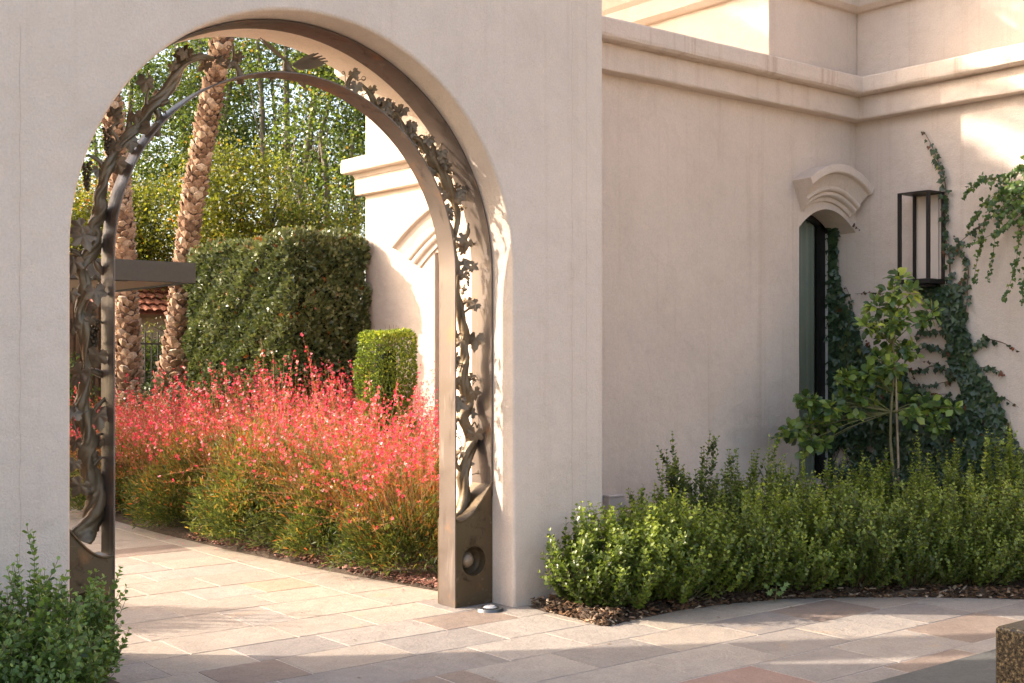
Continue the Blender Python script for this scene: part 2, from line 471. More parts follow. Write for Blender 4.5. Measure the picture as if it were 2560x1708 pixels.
def chips(name, pts, label, c, s0=.012, s1=.032):
    n = len(pts)
    m = m_leaf(name + '_material', c, .9, 0, .2)
    V, F, t = [], [], []
    base = np.array([[-1, -.5, 0], [1, -.4, 0], [.8, .5, 0], [-.9, .55, 0], [-.8, -.4, .35], [.8, -.3, .4], [.6, .4, .3], [-.7, .4, .38]])
    q = np.array([[0, 1, 5, 4], [1, 2, 6, 5], [2, 3, 7, 6], [3, 0, 4, 7], [4, 5, 6, 7]])
    a = rng.uniform(0, 6.28, n); s = rng.uniform(s0, s1, n); tl = rng.normal(0, .35, (n, 2))
    for i in range(n):
        b = base * s[i] * np.array([1, rng.uniform(.5, 1), rng.uniform(.4, 1)])
        ca, sa = math.cos(a[i]), math.sin(a[i])
        x = b[:, 0] * ca - b[:, 1] * sa; y = b[:, 0] * sa + b[:, 1] * ca
        z = b[:, 2] + x * tl[i, 0] + y * tl[i, 1]
        V.append(np.stack([x + pts[i][0], y + pts[i][1], z + pts[i][2]], 1)); F.append(q + 8 * i)
    o = fast(name, np.vstack(V), np.vstack(F), m, None, np.repeat(rng.random(n), 8), 'stuff')
    return tag(o, label, 'mulch', kind='stuff')
pts = []
while len(pts) < 6500:
    x, y = random.uniform(5.0, 9.2), random.uniform(3.2, 7.2)
    if inpoly(x, y, right_bed): pts.append((x, y, random.uniform(.02, .06)))
for i in range(len(edge) - 1):
    for _ in range(160):
        t = random.random(); e = edge[i].lerp(edge[i + 1], t)
        n2 = Vector((edge[i + 1].y - edge[i].y, -(edge[i + 1].x - edge[i].x))).normalized()
        d = abs(random.gauss(0, .07)); sgn = -1
        pts.append((e.x + sgn * n2.x * d, e.y + sgn * n2.y * d, .008 + min(d, .12) * .4))
chips('bark_mulch', pts, 'brown bark mulch and dry leaf litter under the box shrubs right of the arch', [(0, (.03, .018, .011)), (.55, (.085, .05, .03)), (.85, (.21, .11, .055)), (1, (.40, .31, .22))])
pts = []
while len(pts) < 3000:
    y = random.uniform(7.0, 10.5); x = 4.62 + (10.5 - y) * .09 + abs(random.gauss(0, .25))
    if inpoly(x, y, gaura_bed): pts.append((x, y, random.uniform(.012, .05)))
chips('bark_mulch', pts, 'reddish mulch and fallen petals at the foot of the pink flower bed', [(0, (.10, .05, .035)), (.6, (.24, .11, .08)), (1, (.45, .25, .2))], .008, .022)

pm = m_leaf('petal', [(0, (.60, .05, .10)), (1, (.85, .25, .3))], .6, .2, .2)
lt_ = m_leaf('fallen_leaf', [(0, (.20, .10, .05)), (.6, (.33, .20, .10)), (1, (.16, .15, .05))], .7, .1, .2)
q = np.array([(4.66 + .09 * (10.5 - y) * .5 - abs(random.gauss(0, .16)), y, .006) for y in [random.uniform(7, 13) for _ in range(110)]])
n_ = len(q); tag(leaves('fallen_petal', q, rnd(n_) * [1, 1, .1], rnd(n_) * .3 + [0, 0, 1], rng.uniform(.010, .018, n_), T_OVAL, pm, None, rng.random(n_)), 'pink petals scattered on the paving along the flower bed', 'petals', kind='stuff')
q = np.array([(random.uniform(2.6, 6.8), random.uniform(4.2, 7.5), .006) for _ in range(34)]); n_ = len(q)
tag(leaves('fallen_leaf', q, rnd(n_) * [1, 1, .1], rnd(n_) * .3 + [0, 0, 1], rng.uniform(.012, .026, n_), T_OVAL, lt_, None, rng.random(n_)), 'small dry leaves lying loose on the paving in front of the arch', 'leaves', kind='stuff')

# ------------------------------------------------------------------ garden wall with the arch
WY0, WY1 = 6.24, 7.00
AC, AR, AZ = 3.585, 1.425, 2.16
def arch_pts(r, zb=0.0, n=56):
    P = [(AC - r, zb), (AC - r, .7), (AC - r, 1.4)]
    for i in range(n + 1):
        a = math.pi - math.pi * i / n
        P.append((AC + r * math.cos(a), AZ + r * math.sin(a)))
    return P + [(AC + r, 1.4), (AC + r, .7), (AC + r, zb)]
XL, XR, ZT = -5.0, 5.78, 5.3
def outer_pts(inner):
    out = []
    n = len(inner)
    for i, (x, z) in enumerate(inner):
        if z < AZ - 1e-6 or i in (3, n - 4):
            out.append((XL if x < AC else XR, z))
        else:
            a = math.atan2(z - AZ, x - AC)
            dx, dz = math.cos(a), math.sin(a)
            t = min((XR - AC) / dx if dx > 1e-6 else 1e9, (XL - AC) / dx if dx < -1e-6 else 1e9, (ZT - AZ) / dz if dz > 1e-6 else 1e9)
            out.append((AC + dx * t, AZ + dz * t))
    return out
be = .022
rings = []
inn = arch_pts(AR + be)
out = outer_pts(inn)
rings.append([(x, WY0, z) for x, z in out])
rings.append([(x, WY0, z) for x, z in inn])
for a in (22, 45, 68):
    r = AR + be * (1 - math.sin(math.radians(a))); yy = WY0 + be * (1 - math.cos(math.radians(a)))
    rings.append([(x, yy, z) for x, z in arch_pts(r)])
rings.append([(x, WY0 + be, z) for x, z in arch_pts(AR)])
rings.append([(x, 6.60, z) for x, z in arch_pts(AR)])
rings.append([(x, WY1 - be, z) for x, z in arch_pts(AR)])
rings.append([(x, WY1, z) for x, z in inn])
rings.append([(x, WY1, z) for x, z in out])
n = len(rings[0]); V = [p for r in rings for p in r]; F = []
for k in range(len(rings) - 1):
    for i in range(n - 1): F.append((k * n + i, k * n + i + 1, (k + 1) * n + i + 1, (k + 1) * n + i))
gw = thing('arched_garden_wall', 'pale pinkish stucco wall with a tall round arch opening onto the flower garden', 'wall', (AC, WY0, 0))
ow = mobj('wall', V, F, STUCCO, gw)
me = ow.data
for pl in me.polygons:
    k = pl.index // (n - 1)
    pl.use_smooth = 1 <= k <= len(rings) - 3
# closing strips: top, ends, and corner fillers above the radial fan
mb = MB(); mb.box(XL, XR, WY0, WY1, ZT - .01, ZT + .25); mb.obj('wall_top', STUCCO, gw)
MB().box(XL - .02, XL, WY0, WY1, 0, ZT).obj('wall_end', STUCCO, gw)
MB().box(XR, XR + .004, WY0, 7.41, 0, ZT + .2).obj('wall_end', STUCCO, gw)
# corners of the radial fan (between last side point and top edge) are filled by these front/back pieces
def fan_fill(sx):
    X = XR if sx > 0 else XL
    # first point on top edge nearest that corner
    cand = [(x, z) for x, z in out if abs(z - ZT) < 1e-6]
    tp = max(cand) if sx > 0 else min(cand)
    side = [(x, z) for x, z in out if abs(x - X) < 1e-6]
    sp = max(side, key=lambda q: q[1])
    for yy in (WY0, WY1): mobj('wall_corner', [(sp[0], yy, sp[1]), (X, yy, ZT), (tp[0], yy, tp[1])], [(0, 1, 2)], STUCCO, gw)
fan_fill(1); fan_fill(-1)
# hairline cracks down the right pier
mb = MB()
CRACK = m_plain('crack', (.46, .35, .26), .95)
for u, v0, v1 in ((1466, 5, 1322), (1430, 5, 1300), (50, 60, 1430)):
    path = []
    for k in range(40):
        q = at(u, v0 + (v1 - v0) * k / 39, Y=WY0 - .0012)
        path.append((q.x + .004 * math.sin(k * 1.3 + u) + random.uniform(-.002, .002), q.y, q.z))
    for a, b in zip(path, path[1:]):
        mb.add([(a[0] - .0007, a[1], a[2]), (a[0] + .0007, a[1], a[2]), (b[0] + .0007, b[1], b[2]), (b[0] - .0007, b[1], b[2])], [(0, 1, 2, 3)])
mb.obj('hairline_crack', CRACK, gw)

# ------------------------------------------------------------------ house: return wall, side wall, far wing
XC, YB, XD, YE = 10.28, 7.42, 9.0, 14.45
hs = thing('stucco_house', 'pale stucco house with moulded cornices behind the box shrubs and through the arch', 'house', (XC, YB, 0))
WX0, WZS, WRISE = 9.40, 2.85, .20
MB().box(5.784, WX0, YB, 7.76, 0, 4.25).obj('wall', STUCCO2, hs)
MB().box(WX0 - .4, WX0 - .16, 7.761, 8.0, 0, 4.25).obj('wall', STUCCO2, hs)
# lintel over the arched window
W = XC - WX0; nA = 16
arcp = []
for i in range(nA + 1):
    t = i / nA; x = WX0 + W * t
    arcp.append((x, WZS + WRISE * (1 - (2 * t - 1) ** 2)))
V = []; F = []
for yy in (YB, YB + .33):
    for x, z in arcp: V.append((x, yy, z))
    for x, z in arcp: V.append((x, yy, 4.24))
k = nA + 1
for i in range(nA):
    F += [(i, i + 1, k + i + 1, k + i), (2 * k + i, 3 * k + i, 3 * k + i + 1, 2 * k + i + 1), (i, 2 * k + i, 2 * k + i + 1, i + 1)]
mobj('window_lintel', V, F, STUCCO2, hs)
MB().box(WX0 + .001, XC, YB, 8.0, 0, .42).obj('window_sill', STUCCO2, hs, bevel=.01)
MB().box(XC, XC + .5, -1.0, 8.6, 0, 4.25).obj('wall', STUCCO2, hs)
# upper storey
MB().box(XD, XC + .5, YB + .03, 9.5, 4.2, 7.2).obj('wall', STUCCO2, hs, bevel=.01)
MB().box(XC + .052, XC + .5, -1.0, YB + .028, 4.2, 7.2).obj('wall', STUCCO2, hs, bevel=.01)
MB().box(XD + .002, XD + .5, 9.502, YE, 4.201, 7.2).obj('wall', STUCCO_W, hs, bevel=.02)
MB().box(XD, XD + .5, 12.8, YE, 0, 4.2).obj('wall', STUCCO_W, hs, bevel=.02)
MB().box(XD, XD + .5, 8.01, 10.4, 0, 4.2).obj('wall', STUCCO_W, hs, bevel=.02)
MB().box(XD + .001, XD + .5, 10.401, 12.799, 2.95, 4.2).obj('wall', STUCCO_W, hs)
MB().box(XD + .501, XD + 6, YE - .4, YE - .001, 0, 7.2).obj('wall', STUCCO_W, hs)

def sweep(name, path, prof, mat, parent, closed_ends=True):
    """profile (offset, z) swept along a plan polyline; offset goes to the left of the path direction"""
    pts = [Vector(p) for p in path]; nrm = []
    for i in range(len(pts)):
        d0 = (pts[i] - pts[i - 1]).normalized() if i else None
        d1 = (pts[i + 1] - pts[i]).normalized() if i < len(pts) - 1 else None
        if d0 is None: nn = Vector((-d1.y, d1.x))
        elif d1 is None: nn = Vector((-d0.y, d0.x))
        else:
            a, b = Vector((-d0.y, d0.x)), Vector((-d1.y, d1.x)); nn = (a + b) / (1 + a.dot(b))
        nrm.append(nn)
    # subdivide straight runs so the edge can be slightly uneven, hand plastered
    P = []; N = []
    for i in range(len(pts) - 1):
        L = (pts[i + 1] - pts[i]).length; kk = max(1, int(L / .22))
        for j in range(kk):
            P.append(pts[i].lerp(pts[i + 1], j / kk)); N.append(nrm[i] if j == 0 else nrm_seg(pts[i], pts[i + 1]))
    P.append(pts[-1]); N.append(nrm[-1])
    V = []; m = len(prof)
    for q, (p, nn) in enumerate(zip(P, N)):
        for (o, z) in prof:
            w = random.uniform(-.0035, .0035) if 0 < o else 0
            V.append((p.x + nn.x * (o + w), p.y + nn.y * (o + w), z + (random.uniform(-.003, .003) if o > 0 else 0)))
    F = []
    for q in range(len(P) - 1):
        for j in range(m - 1): F.append((q * m + j, q * m + j + 1, (q + 1) * m + j + 1, (q + 1) * m + j))
    F.append(tuple(range(m))); F.append(tuple(reversed([(len(P) - 1) * m + j for j in range(m)])))
    return mobj(name, V, F, mat, parent)
def nrm_seg(a, b):
    d = (b - a).normalized(); return Vector((-d.y, d.x))
def band(p, z0, z1, r=.018):
    return [(-.02, z0), (p - r, z0), (p - r * .3, z0 + r * .3), (p, z0 + r), (p, z1 - r), (p - r * .3, z1 - r * .3), (p - r, z1), (-.02, z1)]
lowpath = [(XD + .0, YE + .0), (XD + .0, 8.02)]
# cornice along return wall and side wall (path runs so that the outside is on its left)
cp = [(XC, -1.0), (XC, YB), (5.79, YB)]
sweep('cornice', cp, band(.13, 3.93, 4.155), STUCCO2, hs)
sweep('parapet_coping', cp, [(-.3, 4.15), (.22, 4.15), (.245, 4.165), (.25, 4.19), (.25, 4.30), (.235, 4.315), (-.3, 4.325)], STUCCO_C, hs)
# far wing: same mouldings, wrapping the far corner
wp = [(XD, 8.02), (XD, YE), (XD + 1.5, YE)]
sweep('cornice', wp, band(.10, 3.84, 4.07), STUCCO_W, hs)
sweep('parapet_coping', wp, band(.24, 4.13, 4.33, .03), STUCCO_W, hs)
sweep('cornice', wp, [(-.02, 4.07), (.10, 4.07), (.13, 4.13), (-.02, 4.13)], STUCCO_W, hs)
up = [(XC + .05, -1.0), (XC + .05, YB + .03), (XD, YB + .03), (XD, YE), (XD + 1.5, YE)]
sweep('cornice', up, [(-.02, 5.02), (.05, 5.02), (.10, 5.06), (.10, 5.22), (.14, 5.26), (.20, 5.40), (.27, 5.46), (.30, 5.52), (.30, 5.66), (.27, 5.70), (-.02, 5.72)], STUCCO_W, hs)

def hood(origin, along, outw, half_o, half_i, z_end_o, z_crown_o, z_end_i, z_crown_i, P, mat):
    prof = [(0, P), (.05, P), (.22, P), (.25, P * .93), (.27, P * .78), (.38, P * .66), (.5, P * .54), (.60, P * .46), (.62, P * .52), (.68, P * .52), (.72, P * .46), (.74, P * .32), (.77, P * .38), (.83, P * .38), (.87, P * .30), (.89, P * .17), (1, P * .12)]
    n = 26; V = []; m = len(prof)
    for i in range(n + 1):
        t = 2 * i / n - 1
        for s, pr in prof:
            half = half_o + (half_i - half_o) * s
            zo = z_end_o + (z_crown_o - z_end_o) * (1 - t * t); zi = z_end_i + (z_crown_i - z_end_i) * (1 - t * t)
            q = Vector(origin) + Vector(along) * (t * half) + Vector(outw) * pr
            V.append((q.x, q.y, zo + (zi - zo) * s))
    base = len(V)
    for i in range(n + 1):
        t = 2 * i / n - 1
        for s in (0, 1):
            half = half_o + (half_i - half_o) * s
            z = (z_end_o + (z_crown_o - z_end_o) * (1 - t * t)) if s == 0 else (z_end_i + (z_crown_i - z_end_i) * (1 - t * t))
            q = Vector(origin) + Vector(along) * (t * half) - Vector(outw) * .01
            V.append((q.x, q.y, z))
    F = []
    for i in range(n):
        for j in range(m - 1): F.append((i * m + j, i * m + j + 1, (i + 1) * m + j + 1, (i + 1) * m + j))
        F.append((i * m, (i + 1) * m, base + 2 * (i + 1), base + 2 * i))
        F.append((i * m + m - 1, base + 2 * i + 1, base + 2 * (i + 1) + 1, (i + 1) * m + m - 1))
    F.append(tuple(range(m)) + (base + 1, base)); F.append(tuple(reversed([n * m + j for j in range(m)])) + (base + 2 * n, base + 2 * n + 1))
    o = mobj('window_hood', V, F, mat, hs); bmod = o.modifiers.new('bevel', 'BEVEL'); bmod.width = .008; bmod.segments = 2; bmod.limit_method = 'ANGLE'; bmod.angle_limit = .6
    return o
hood((9.79, YB, 0), (1, 0, 0), (0, -1, 0), .488, .36, 3.28, 3.455, 3.0, 3.12, .21, STUCCO2)
hood((XD, 11.6, 0), (0, 1, 0), (-1, 0, 0), 1.98, 1.5, 3.13, 3.75, 2.78, 3.3, .21, STUCCO_W)

# arched window in the return wall
CURT = m_plain('curtain', (.60, .58, .50), .8)
mg, nt, p = new_mat('window_glass')
nt.nodes.remove(p); _t = nt.nodes.new('ShaderNodeBsdfTransparent'); _t.inputs[0].default_value = (.80, .86, .82, 1); _g = nt.nodes.new('ShaderNodeBsdfGlossy'); _g.inputs['Roughness'].default_value = .03
_f = nt.nodes.new('ShaderNodeFresnel'); _f.inputs[0].default_value = 1.5; _m = nt.nodes.new('ShaderNodeMixShader')
nt.links.new(_f.outputs[0], _m.inputs[0]); nt.links.new(_t.outputs[0], _m.inputs[1]); nt.links.new(_g.outputs[0], _m.inputs[2]); nt.links.new(_m.outputs[0], nt.nodes['Material Output'].inputs[0])
win = mobj('window', [(WX0 - .1, YB + .345, .42), (XC, YB + .345, .42), (XC, YB + .345, 3.1), (WX0 - .1, YB + .345, 3.1)], [(0, 1, 2, 3)], mg, hs)
def arch_bar(x0, x1, w, y0, y1, name):
    """frame following the window arch"""
    mb = MB()
    n = 14; cx = (x0 + x1) / 2; hw = (x1 - x0) / 2
    f = lambda x: WZS + WRISE * (1 - ((x - (WX0 + W / 2)) / (W / 2)) ** 2)
    for i in range(n):
        a, b = x0 + (x1 - x0) * i / n, x0 + (x1 - x0) * (i + 1) / n
        za, zb = f(a), f(b)
        mb.add([(a, y0, za - w), (b, y0, zb - w), (b, y0, zb + .02), (a, y0, za + .02), (a, y1, za - w), (b, y1, zb - w), (b, y1, zb + .02), (a, y1, za + .02)],
               [(0, 1, 2, 3), (5, 4, 7, 6), (0, 4, 5, 1)])
    return mb
fr = arch_bar(WX0, XC, .05, YB + .30, YB + .36, 'frame')
fr.box(WX0, WX0 + .02, YB + .30, YB + .36, .42, WZS)
fr.box(XC - .17, XC - .09, YB + .30, YB + .36, .42, 3.0)
fr.box(XC - .085, XC - .002, YB + .28, YB + .36, .42, 3.0)
fr.obj('frame', BLACKM, win)
LIGHTM = m_plain('pale_edge', (.55, .52, .46), .4)
MB().box(XC - .088, XC - .083, YB + .272, YB + .30, .42, 2.86).obj('frame_bead', LIGHTM, win)
V = []; n = 90
for i in range(n + 1):
    x = WX0 - .12 + (XC - WX0 + .1) * i / n
    yy = YB + .385 + .022 * math.sin(i * .75) + .015 * math.sin(i * .31 + 1) + .006 * math.sin(i * 1.9)
    V += [(x, yy, .3), (x, yy, 3.2)]
mobj('curtain', V, [(2 * i, 2 * i + 2, 2 * i + 3, 2 * i + 1) for i in range(n)], CURT, win, smooth=True)
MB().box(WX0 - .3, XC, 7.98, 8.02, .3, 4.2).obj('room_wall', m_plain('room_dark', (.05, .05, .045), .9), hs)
# dark glazed window of the far wing
wd = mobj('window', [(XD + .2, 10.4, .1), (XD + .2, 12.8, .1), (XD + .2, 12.8, 2.95), (XD + .2, 10.4, 2.95)], [(0, 3, 2, 1)], m_plain('dark_glass', (.02, .022, .025), .05), hs)
f = MB(); f.box(XD + .14, XD + .22, 12.72, 12.8, .1, 2.95); f.box(XD + .14, XD + .22, 10.4, 10.48, .1, 2.95); f.box(XD + .14, XD + .22, 11.56, 11.64, .1, 2.95); f.obj('frame', BLACKM, wd)

# white cover box on the return wall
a = at(1508, 1240, Y=YB); b = at(1548, 1300, Y=YB)
tag(MB().box(a.x, b.x, YB - .07, YB - .002, .04, a.z - .01).box(a.x - .005, b.x - .012, YB - .08, YB - .002, a.z - .012, a.z + .01).obj('utility_box', m_plain('white_paint', (.62, .55, .50), .5), bevel=.006),
    'slim pale utility box on the wall just right of the arch pier behind the shrubs', 'utility box')

# lantern on the side wall
lx0, lx1, ly0, ly1, lz0, lz1 = 10.015, XC - .002, 6.44, 6.77, 2.30, 3.15
lt = thing('wall_lantern', 'open black metal box lantern on the side wall above the ivy', 'lantern', (XC, 6.6, 2.3))
w = .03
for x in (lx0, lx1 - w * .6):
    for yy in (ly0, ly1 - w):
        MB().box(x, x + (w if x == lx0 else w * .6), yy, yy + w, lz0 + .045, lz1 - .012).obj('post', BLACKM, lt, bevel=.002)
MB().box(lx0, lx1, ly0, ly1, lz1 - .012, lz1).obj('top_plate', BLACKM, lt, bevel=.002)
MB().box(lx0 - .003, lx1, ly0 - .003, ly1 + .003, lz0, lz0 + .045).box(lx0 + .05, lx1, ly0 + .05, ly1 - .05, lz0 - .03, lz0).obj('base_tray', BLACKM, lt, bevel=.004)
MB().box(lx1 - .02, lx1, ly0 + .06, ly1 - .06, lz0 + .05, lz1 - .02).obj('back_plate', m_plain('lantern_back', (.72, .60, .50), .8), lt)

# in-ground uplight
ul = thing('ground_uplight', 'round metal in-ground uplight beside the bronze arch foot', 'light fitting', (4.84, 6.27, 0))
def disc(cx, cy, z0, z1, r, mat, name, parent, n=40, r1=None):
    r1 = r1 or r
    V = [(cx + r * math.cos(2 * math.pi * i / n), cy + r * math.sin(2 * math.pi * i / n), z0) for i in range(n)] + [(cx + r1 * math.cos(2 * math.pi * i / n), cy + r1 * math.sin(2 * math.pi * i / n), z1) for i in range(n)]
    F = [(i, (i + 1) % n, n + (i + 1) % n, n + i) for i in range(n)] + [tuple(range(n, 2 * n))]
    return mobj(name, V, F, mat, parent)
disc(4.84, 6.27, .001, .018, .09, m_plain('steel', (.14, .14, .14), .4, .7), 'bezel', ul, r1=.082)
disc(4.84, 6.27, .018, .021, .058, BLACKM, 'recess_ring', ul)
disc(4.84, 6.27, .021, .030, .045, m_plain('lens', (.42, .42, .44), .2), 'lens', ul, r1=.03)

# ------------------------------------------------------------------ bronze arch sculpture
bz = thing('bronze_arch', 'bronze double arch with twisting grapevine, leaves and birds inside the wall opening', 'sculpture', (AC, 6.56, 0))
BY0, BY1, BR = 6.455, 6.635, 1.115
def band_arch(name, r, th, y0, y1, zb, mat):
    P = arch_pts(r, zb, 72); Q = arch_pts(r + th, zb, 72); n = len(P); V = []
    for yy, L in ((y0, P), (y1, P), (y1, Q), (y0, Q)): V += [(x, yy, z) for x, z in L]
    F = []
    for k in range(4):
        for i in range(n - 1): F.append((k * n + i, k * n + i + 1, ((k + 1) % 4) * n + i + 1, ((k + 1) % 4) * n + i))
    F += [(0, n, 2 * n, 3 * n), (n - 1, 4 * n - 1, 3 * n - 1, 2 * n - 1)]
    o = mobj(name, V, F, mat, bz, smooth=True)
    b = o.modifiers.new('bevel', 'BEVEL'); b.width = .002; b.segments = 1; b.limit_method = 'ANGLE'
    o.data.set_sharp_from_angle(angle=.6) if hasattr(o.data, 'set_sharp_from_angle') else None
    return o
band_arch('inner_band', BR, .010, BY0, BY1, 0.0, BRONZE)
band_arch('outer_band', AR - .014, .010, BY0 + .0, BY1 + .04, .74, BRONZE)
def foot(s):
    xi, xo = BR + .012, AR - .006
    zi, zo = .56, .79
    cx = (4.852 - AC); cz, cr = .29, .096
    top = []
    for i in range(13):
        t = i / 12; x = xi + (xo - xi) * t
        top.append((x, zi + (zo - zi) * (t ** 1.6) - .045 * math.sin(math.pi * t) * (1 - t) + .0))
    outl = [(xi, 0.0)] + top[:] + [(xo, 0.0)]
    outl = outl[:1] + outl[1:]
    circ = [(cx + cr * math.cos(a), cz + cr * math.sin(a)) for a in np.linspace(0, 2 * math.pi, 29)[:-1]]
    bm = bmesh.new()
    A = [bm.verts.new((AC + s * x, BY0 + .004, z)) for x, z in outl]
    B = [bm.verts.new((AC + s * x, BY0 + .004, z)) for x, z in circ]
    ed = [bm.edges.new((A[i], A[(i + 1) % len(A)])) for i in range(len(A))] + [bm.edges.new((B[i], B[(i + 1) % len(B)])) for i in range(len(B))]
    bmesh.ops.triangle_fill(bm, use_beauty=True, edges=ed)
    bmesh.ops.recalc_face_normals(bm, faces=bm.faces[:])
    # sides, back, top lip, bowl
    A2 = [bm.verts.new((v.co.x, BY1 + .03, v.co.z)) for v in A]
    for i in range(len(A)): bm.faces.new((A[i], A[(i + 1) % len(A)], A2[(i + 1) % len(A)], A2[i]))
    bm.faces.new(A2)
    prev = B
    for dy, rr in ((.012, .99), (.05, .90), (.085, .62), (.10, .25)):
        nx = [bm.verts.new((AC + s * (cx + (x - cx) * rr), BY0 + .004 + dy, cz + (z - cz) * rr)) for x, z in circ]
        for i in range(len(nx)): bm.faces.new((prev[i], prev[(i + 1) % len(nx)], nx[(i + 1) % len(nx)], nx[i]))
        prev = nx
    bm.faces.new(prev)
    bmesh.ops.recalc_face_normals(bm, faces=bm.faces[:])
    me = bpy.data.meshes.new('base'); bm.to_mesh(me); bm.free(); me.materials.append(BRONZE_B)
    o = bpy.data.objects.new('base', me); put(o, bz)
    # ball in the bowl
    bm = bmesh.new(); bmesh.ops.create_uvsphere(bm, u_segments=24, v_segments=16, radius=.052)
    for v in bm.verts: v.co = Vector((v.co.x + AC + s * (cx - .028 * s), v.co.y + BY0 + .055, v.co.z + cz + .004))
    me = bpy.data.meshes.new('ball'); bm.to_mesh(me); bm.free(); me.materials.append(BRONZE_L)
    me.polygons.foreach_set('use_smooth', [True] * len(me.polygons))
    put(bpy.data.objects.new('ball', me), o)
    # lip rolled over the top edge
    lip = [(AC + s * x, BY0 + .0, z + .004) for x, z in top]
    V, Fq = tube(spline(lip, 3), .007, 6); fast('rim', V, Fq, BRONZE_B, o, smooth=True)
foot(1); foot(-1)

VY = 6.615
def vine(name, px, Yp=VY, sub=6, twist=.12, mat=BRONZE_V, seg=28, amp=.19, lobes=3):
    P = [at(u, v, Y=Yp + dy) for u, v, r, dy in px]
    D = [(p.x * FX + p.y * FY) for p in P]
    R = [r / FPX * d for (u, v, r, dy), d in zip(px, D)]
    A = spline(np.array([(*p, r) for p, r in zip(P, R)]), sub)
    rr = np.maximum(A[:, 3], .003) * .93 * (1 + .05 * np.sin(np.arange(len(A)) * .5) + .03 * rng.normal(size=len(A)))
    V, Fq = tube(A[:, :3], rr, seg, twist, lobes, amp, .025)
    return fast(name, V, Fq, mat, bz, smooth=True)
L_main = [(200, 1352, 34, 0), (212, 1325, 28, 0), (231, 1294, 26, 0), (245, 1249, 25, 0), (236, 1214, 25, .01), (221, 1171, 20, .01), (214, 1134, 19, 0), (223, 1104, 19, -.01), (218, 1069, 17, 0), (207, 1032, 20, .01), (204, 1013, 19, 0),
          (213, 967, 13, 0), (218, 928, 10, 0), (215, 885, 11, 0), (213, 845, 16, 0), (205, 808, 17, 0), (199, 779, 14, .01), (211, 740, 16, 0), (213, 710, 16, 0), (202, 680, 16, 0), (205, 663, 16, 0), (217, 643, 17, 0), (237, 612, 18, 0),
          (240, 588, 16, 0), (231, 566, 15, 0), (247, 541, 18, 0), (252, 517, 17, 0), (247, 494, 16, 0), (258, 465, 13, 0), (262, 437, 14, 0), (274, 405, 15, 0), (295, 369, 11, 0), (325, 334, 12, 0), (354, 308, 13, 0), (374, 272, 15, 0),
          (408, 238, 15, 0), (434, 198, 15, 0), (457, 165, 10, 0), (490, 145, 8, 0), (515, 143, 8, 0), (535, 148, 6, 0)]
R_main = [(1158, 1300, 34, 0), (1161, 1270, 24, 0), (1162, 1225, 15, 0), (1158, 1186, 14, 0), (1169, 1136, 16, 0), (1180, 1102, 15, 0), (1166, 1068, 13, 0), (1156, 1043, 14, 0), (1174, 1009, 13, .01), (1162, 971, 15, 0), (1158, 938, 13, 0),
          (1163, 900, 12, 0), (1160, 868, 11, 0), (1162, 837, 12, 0), (1155, 801, 12, 0), (1147, 763, 10, 0), (1143, 735, 8, 0), (1142, 690, 9, 0), (1140, 660, 9, 0), (1133, 616, 6, 0), (1139, 580, 7, 0), (1143, 541, 8, 0), (1137, 511, 8, 0), (1126, 484, 12, 0),
          (1110, 446, 14, 0), (1094, 422, 13, 0), (1079, 402, 14, 0), (1064, 377, 12, 0), (1047, 353, 11, 0), (1028, 344, 11, 0), (1010, 332, 13, 0), (999, 305, 9, 0), (986, 286, 10, 0), (967, 292, 10, 0), (948, 276, 8, 0), (932, 250, 8, 0), (919, 228, 6, 0), (903, 209, 3, 0)]
vine('vine_stem', L_main); vine('vine_stem', R_main)
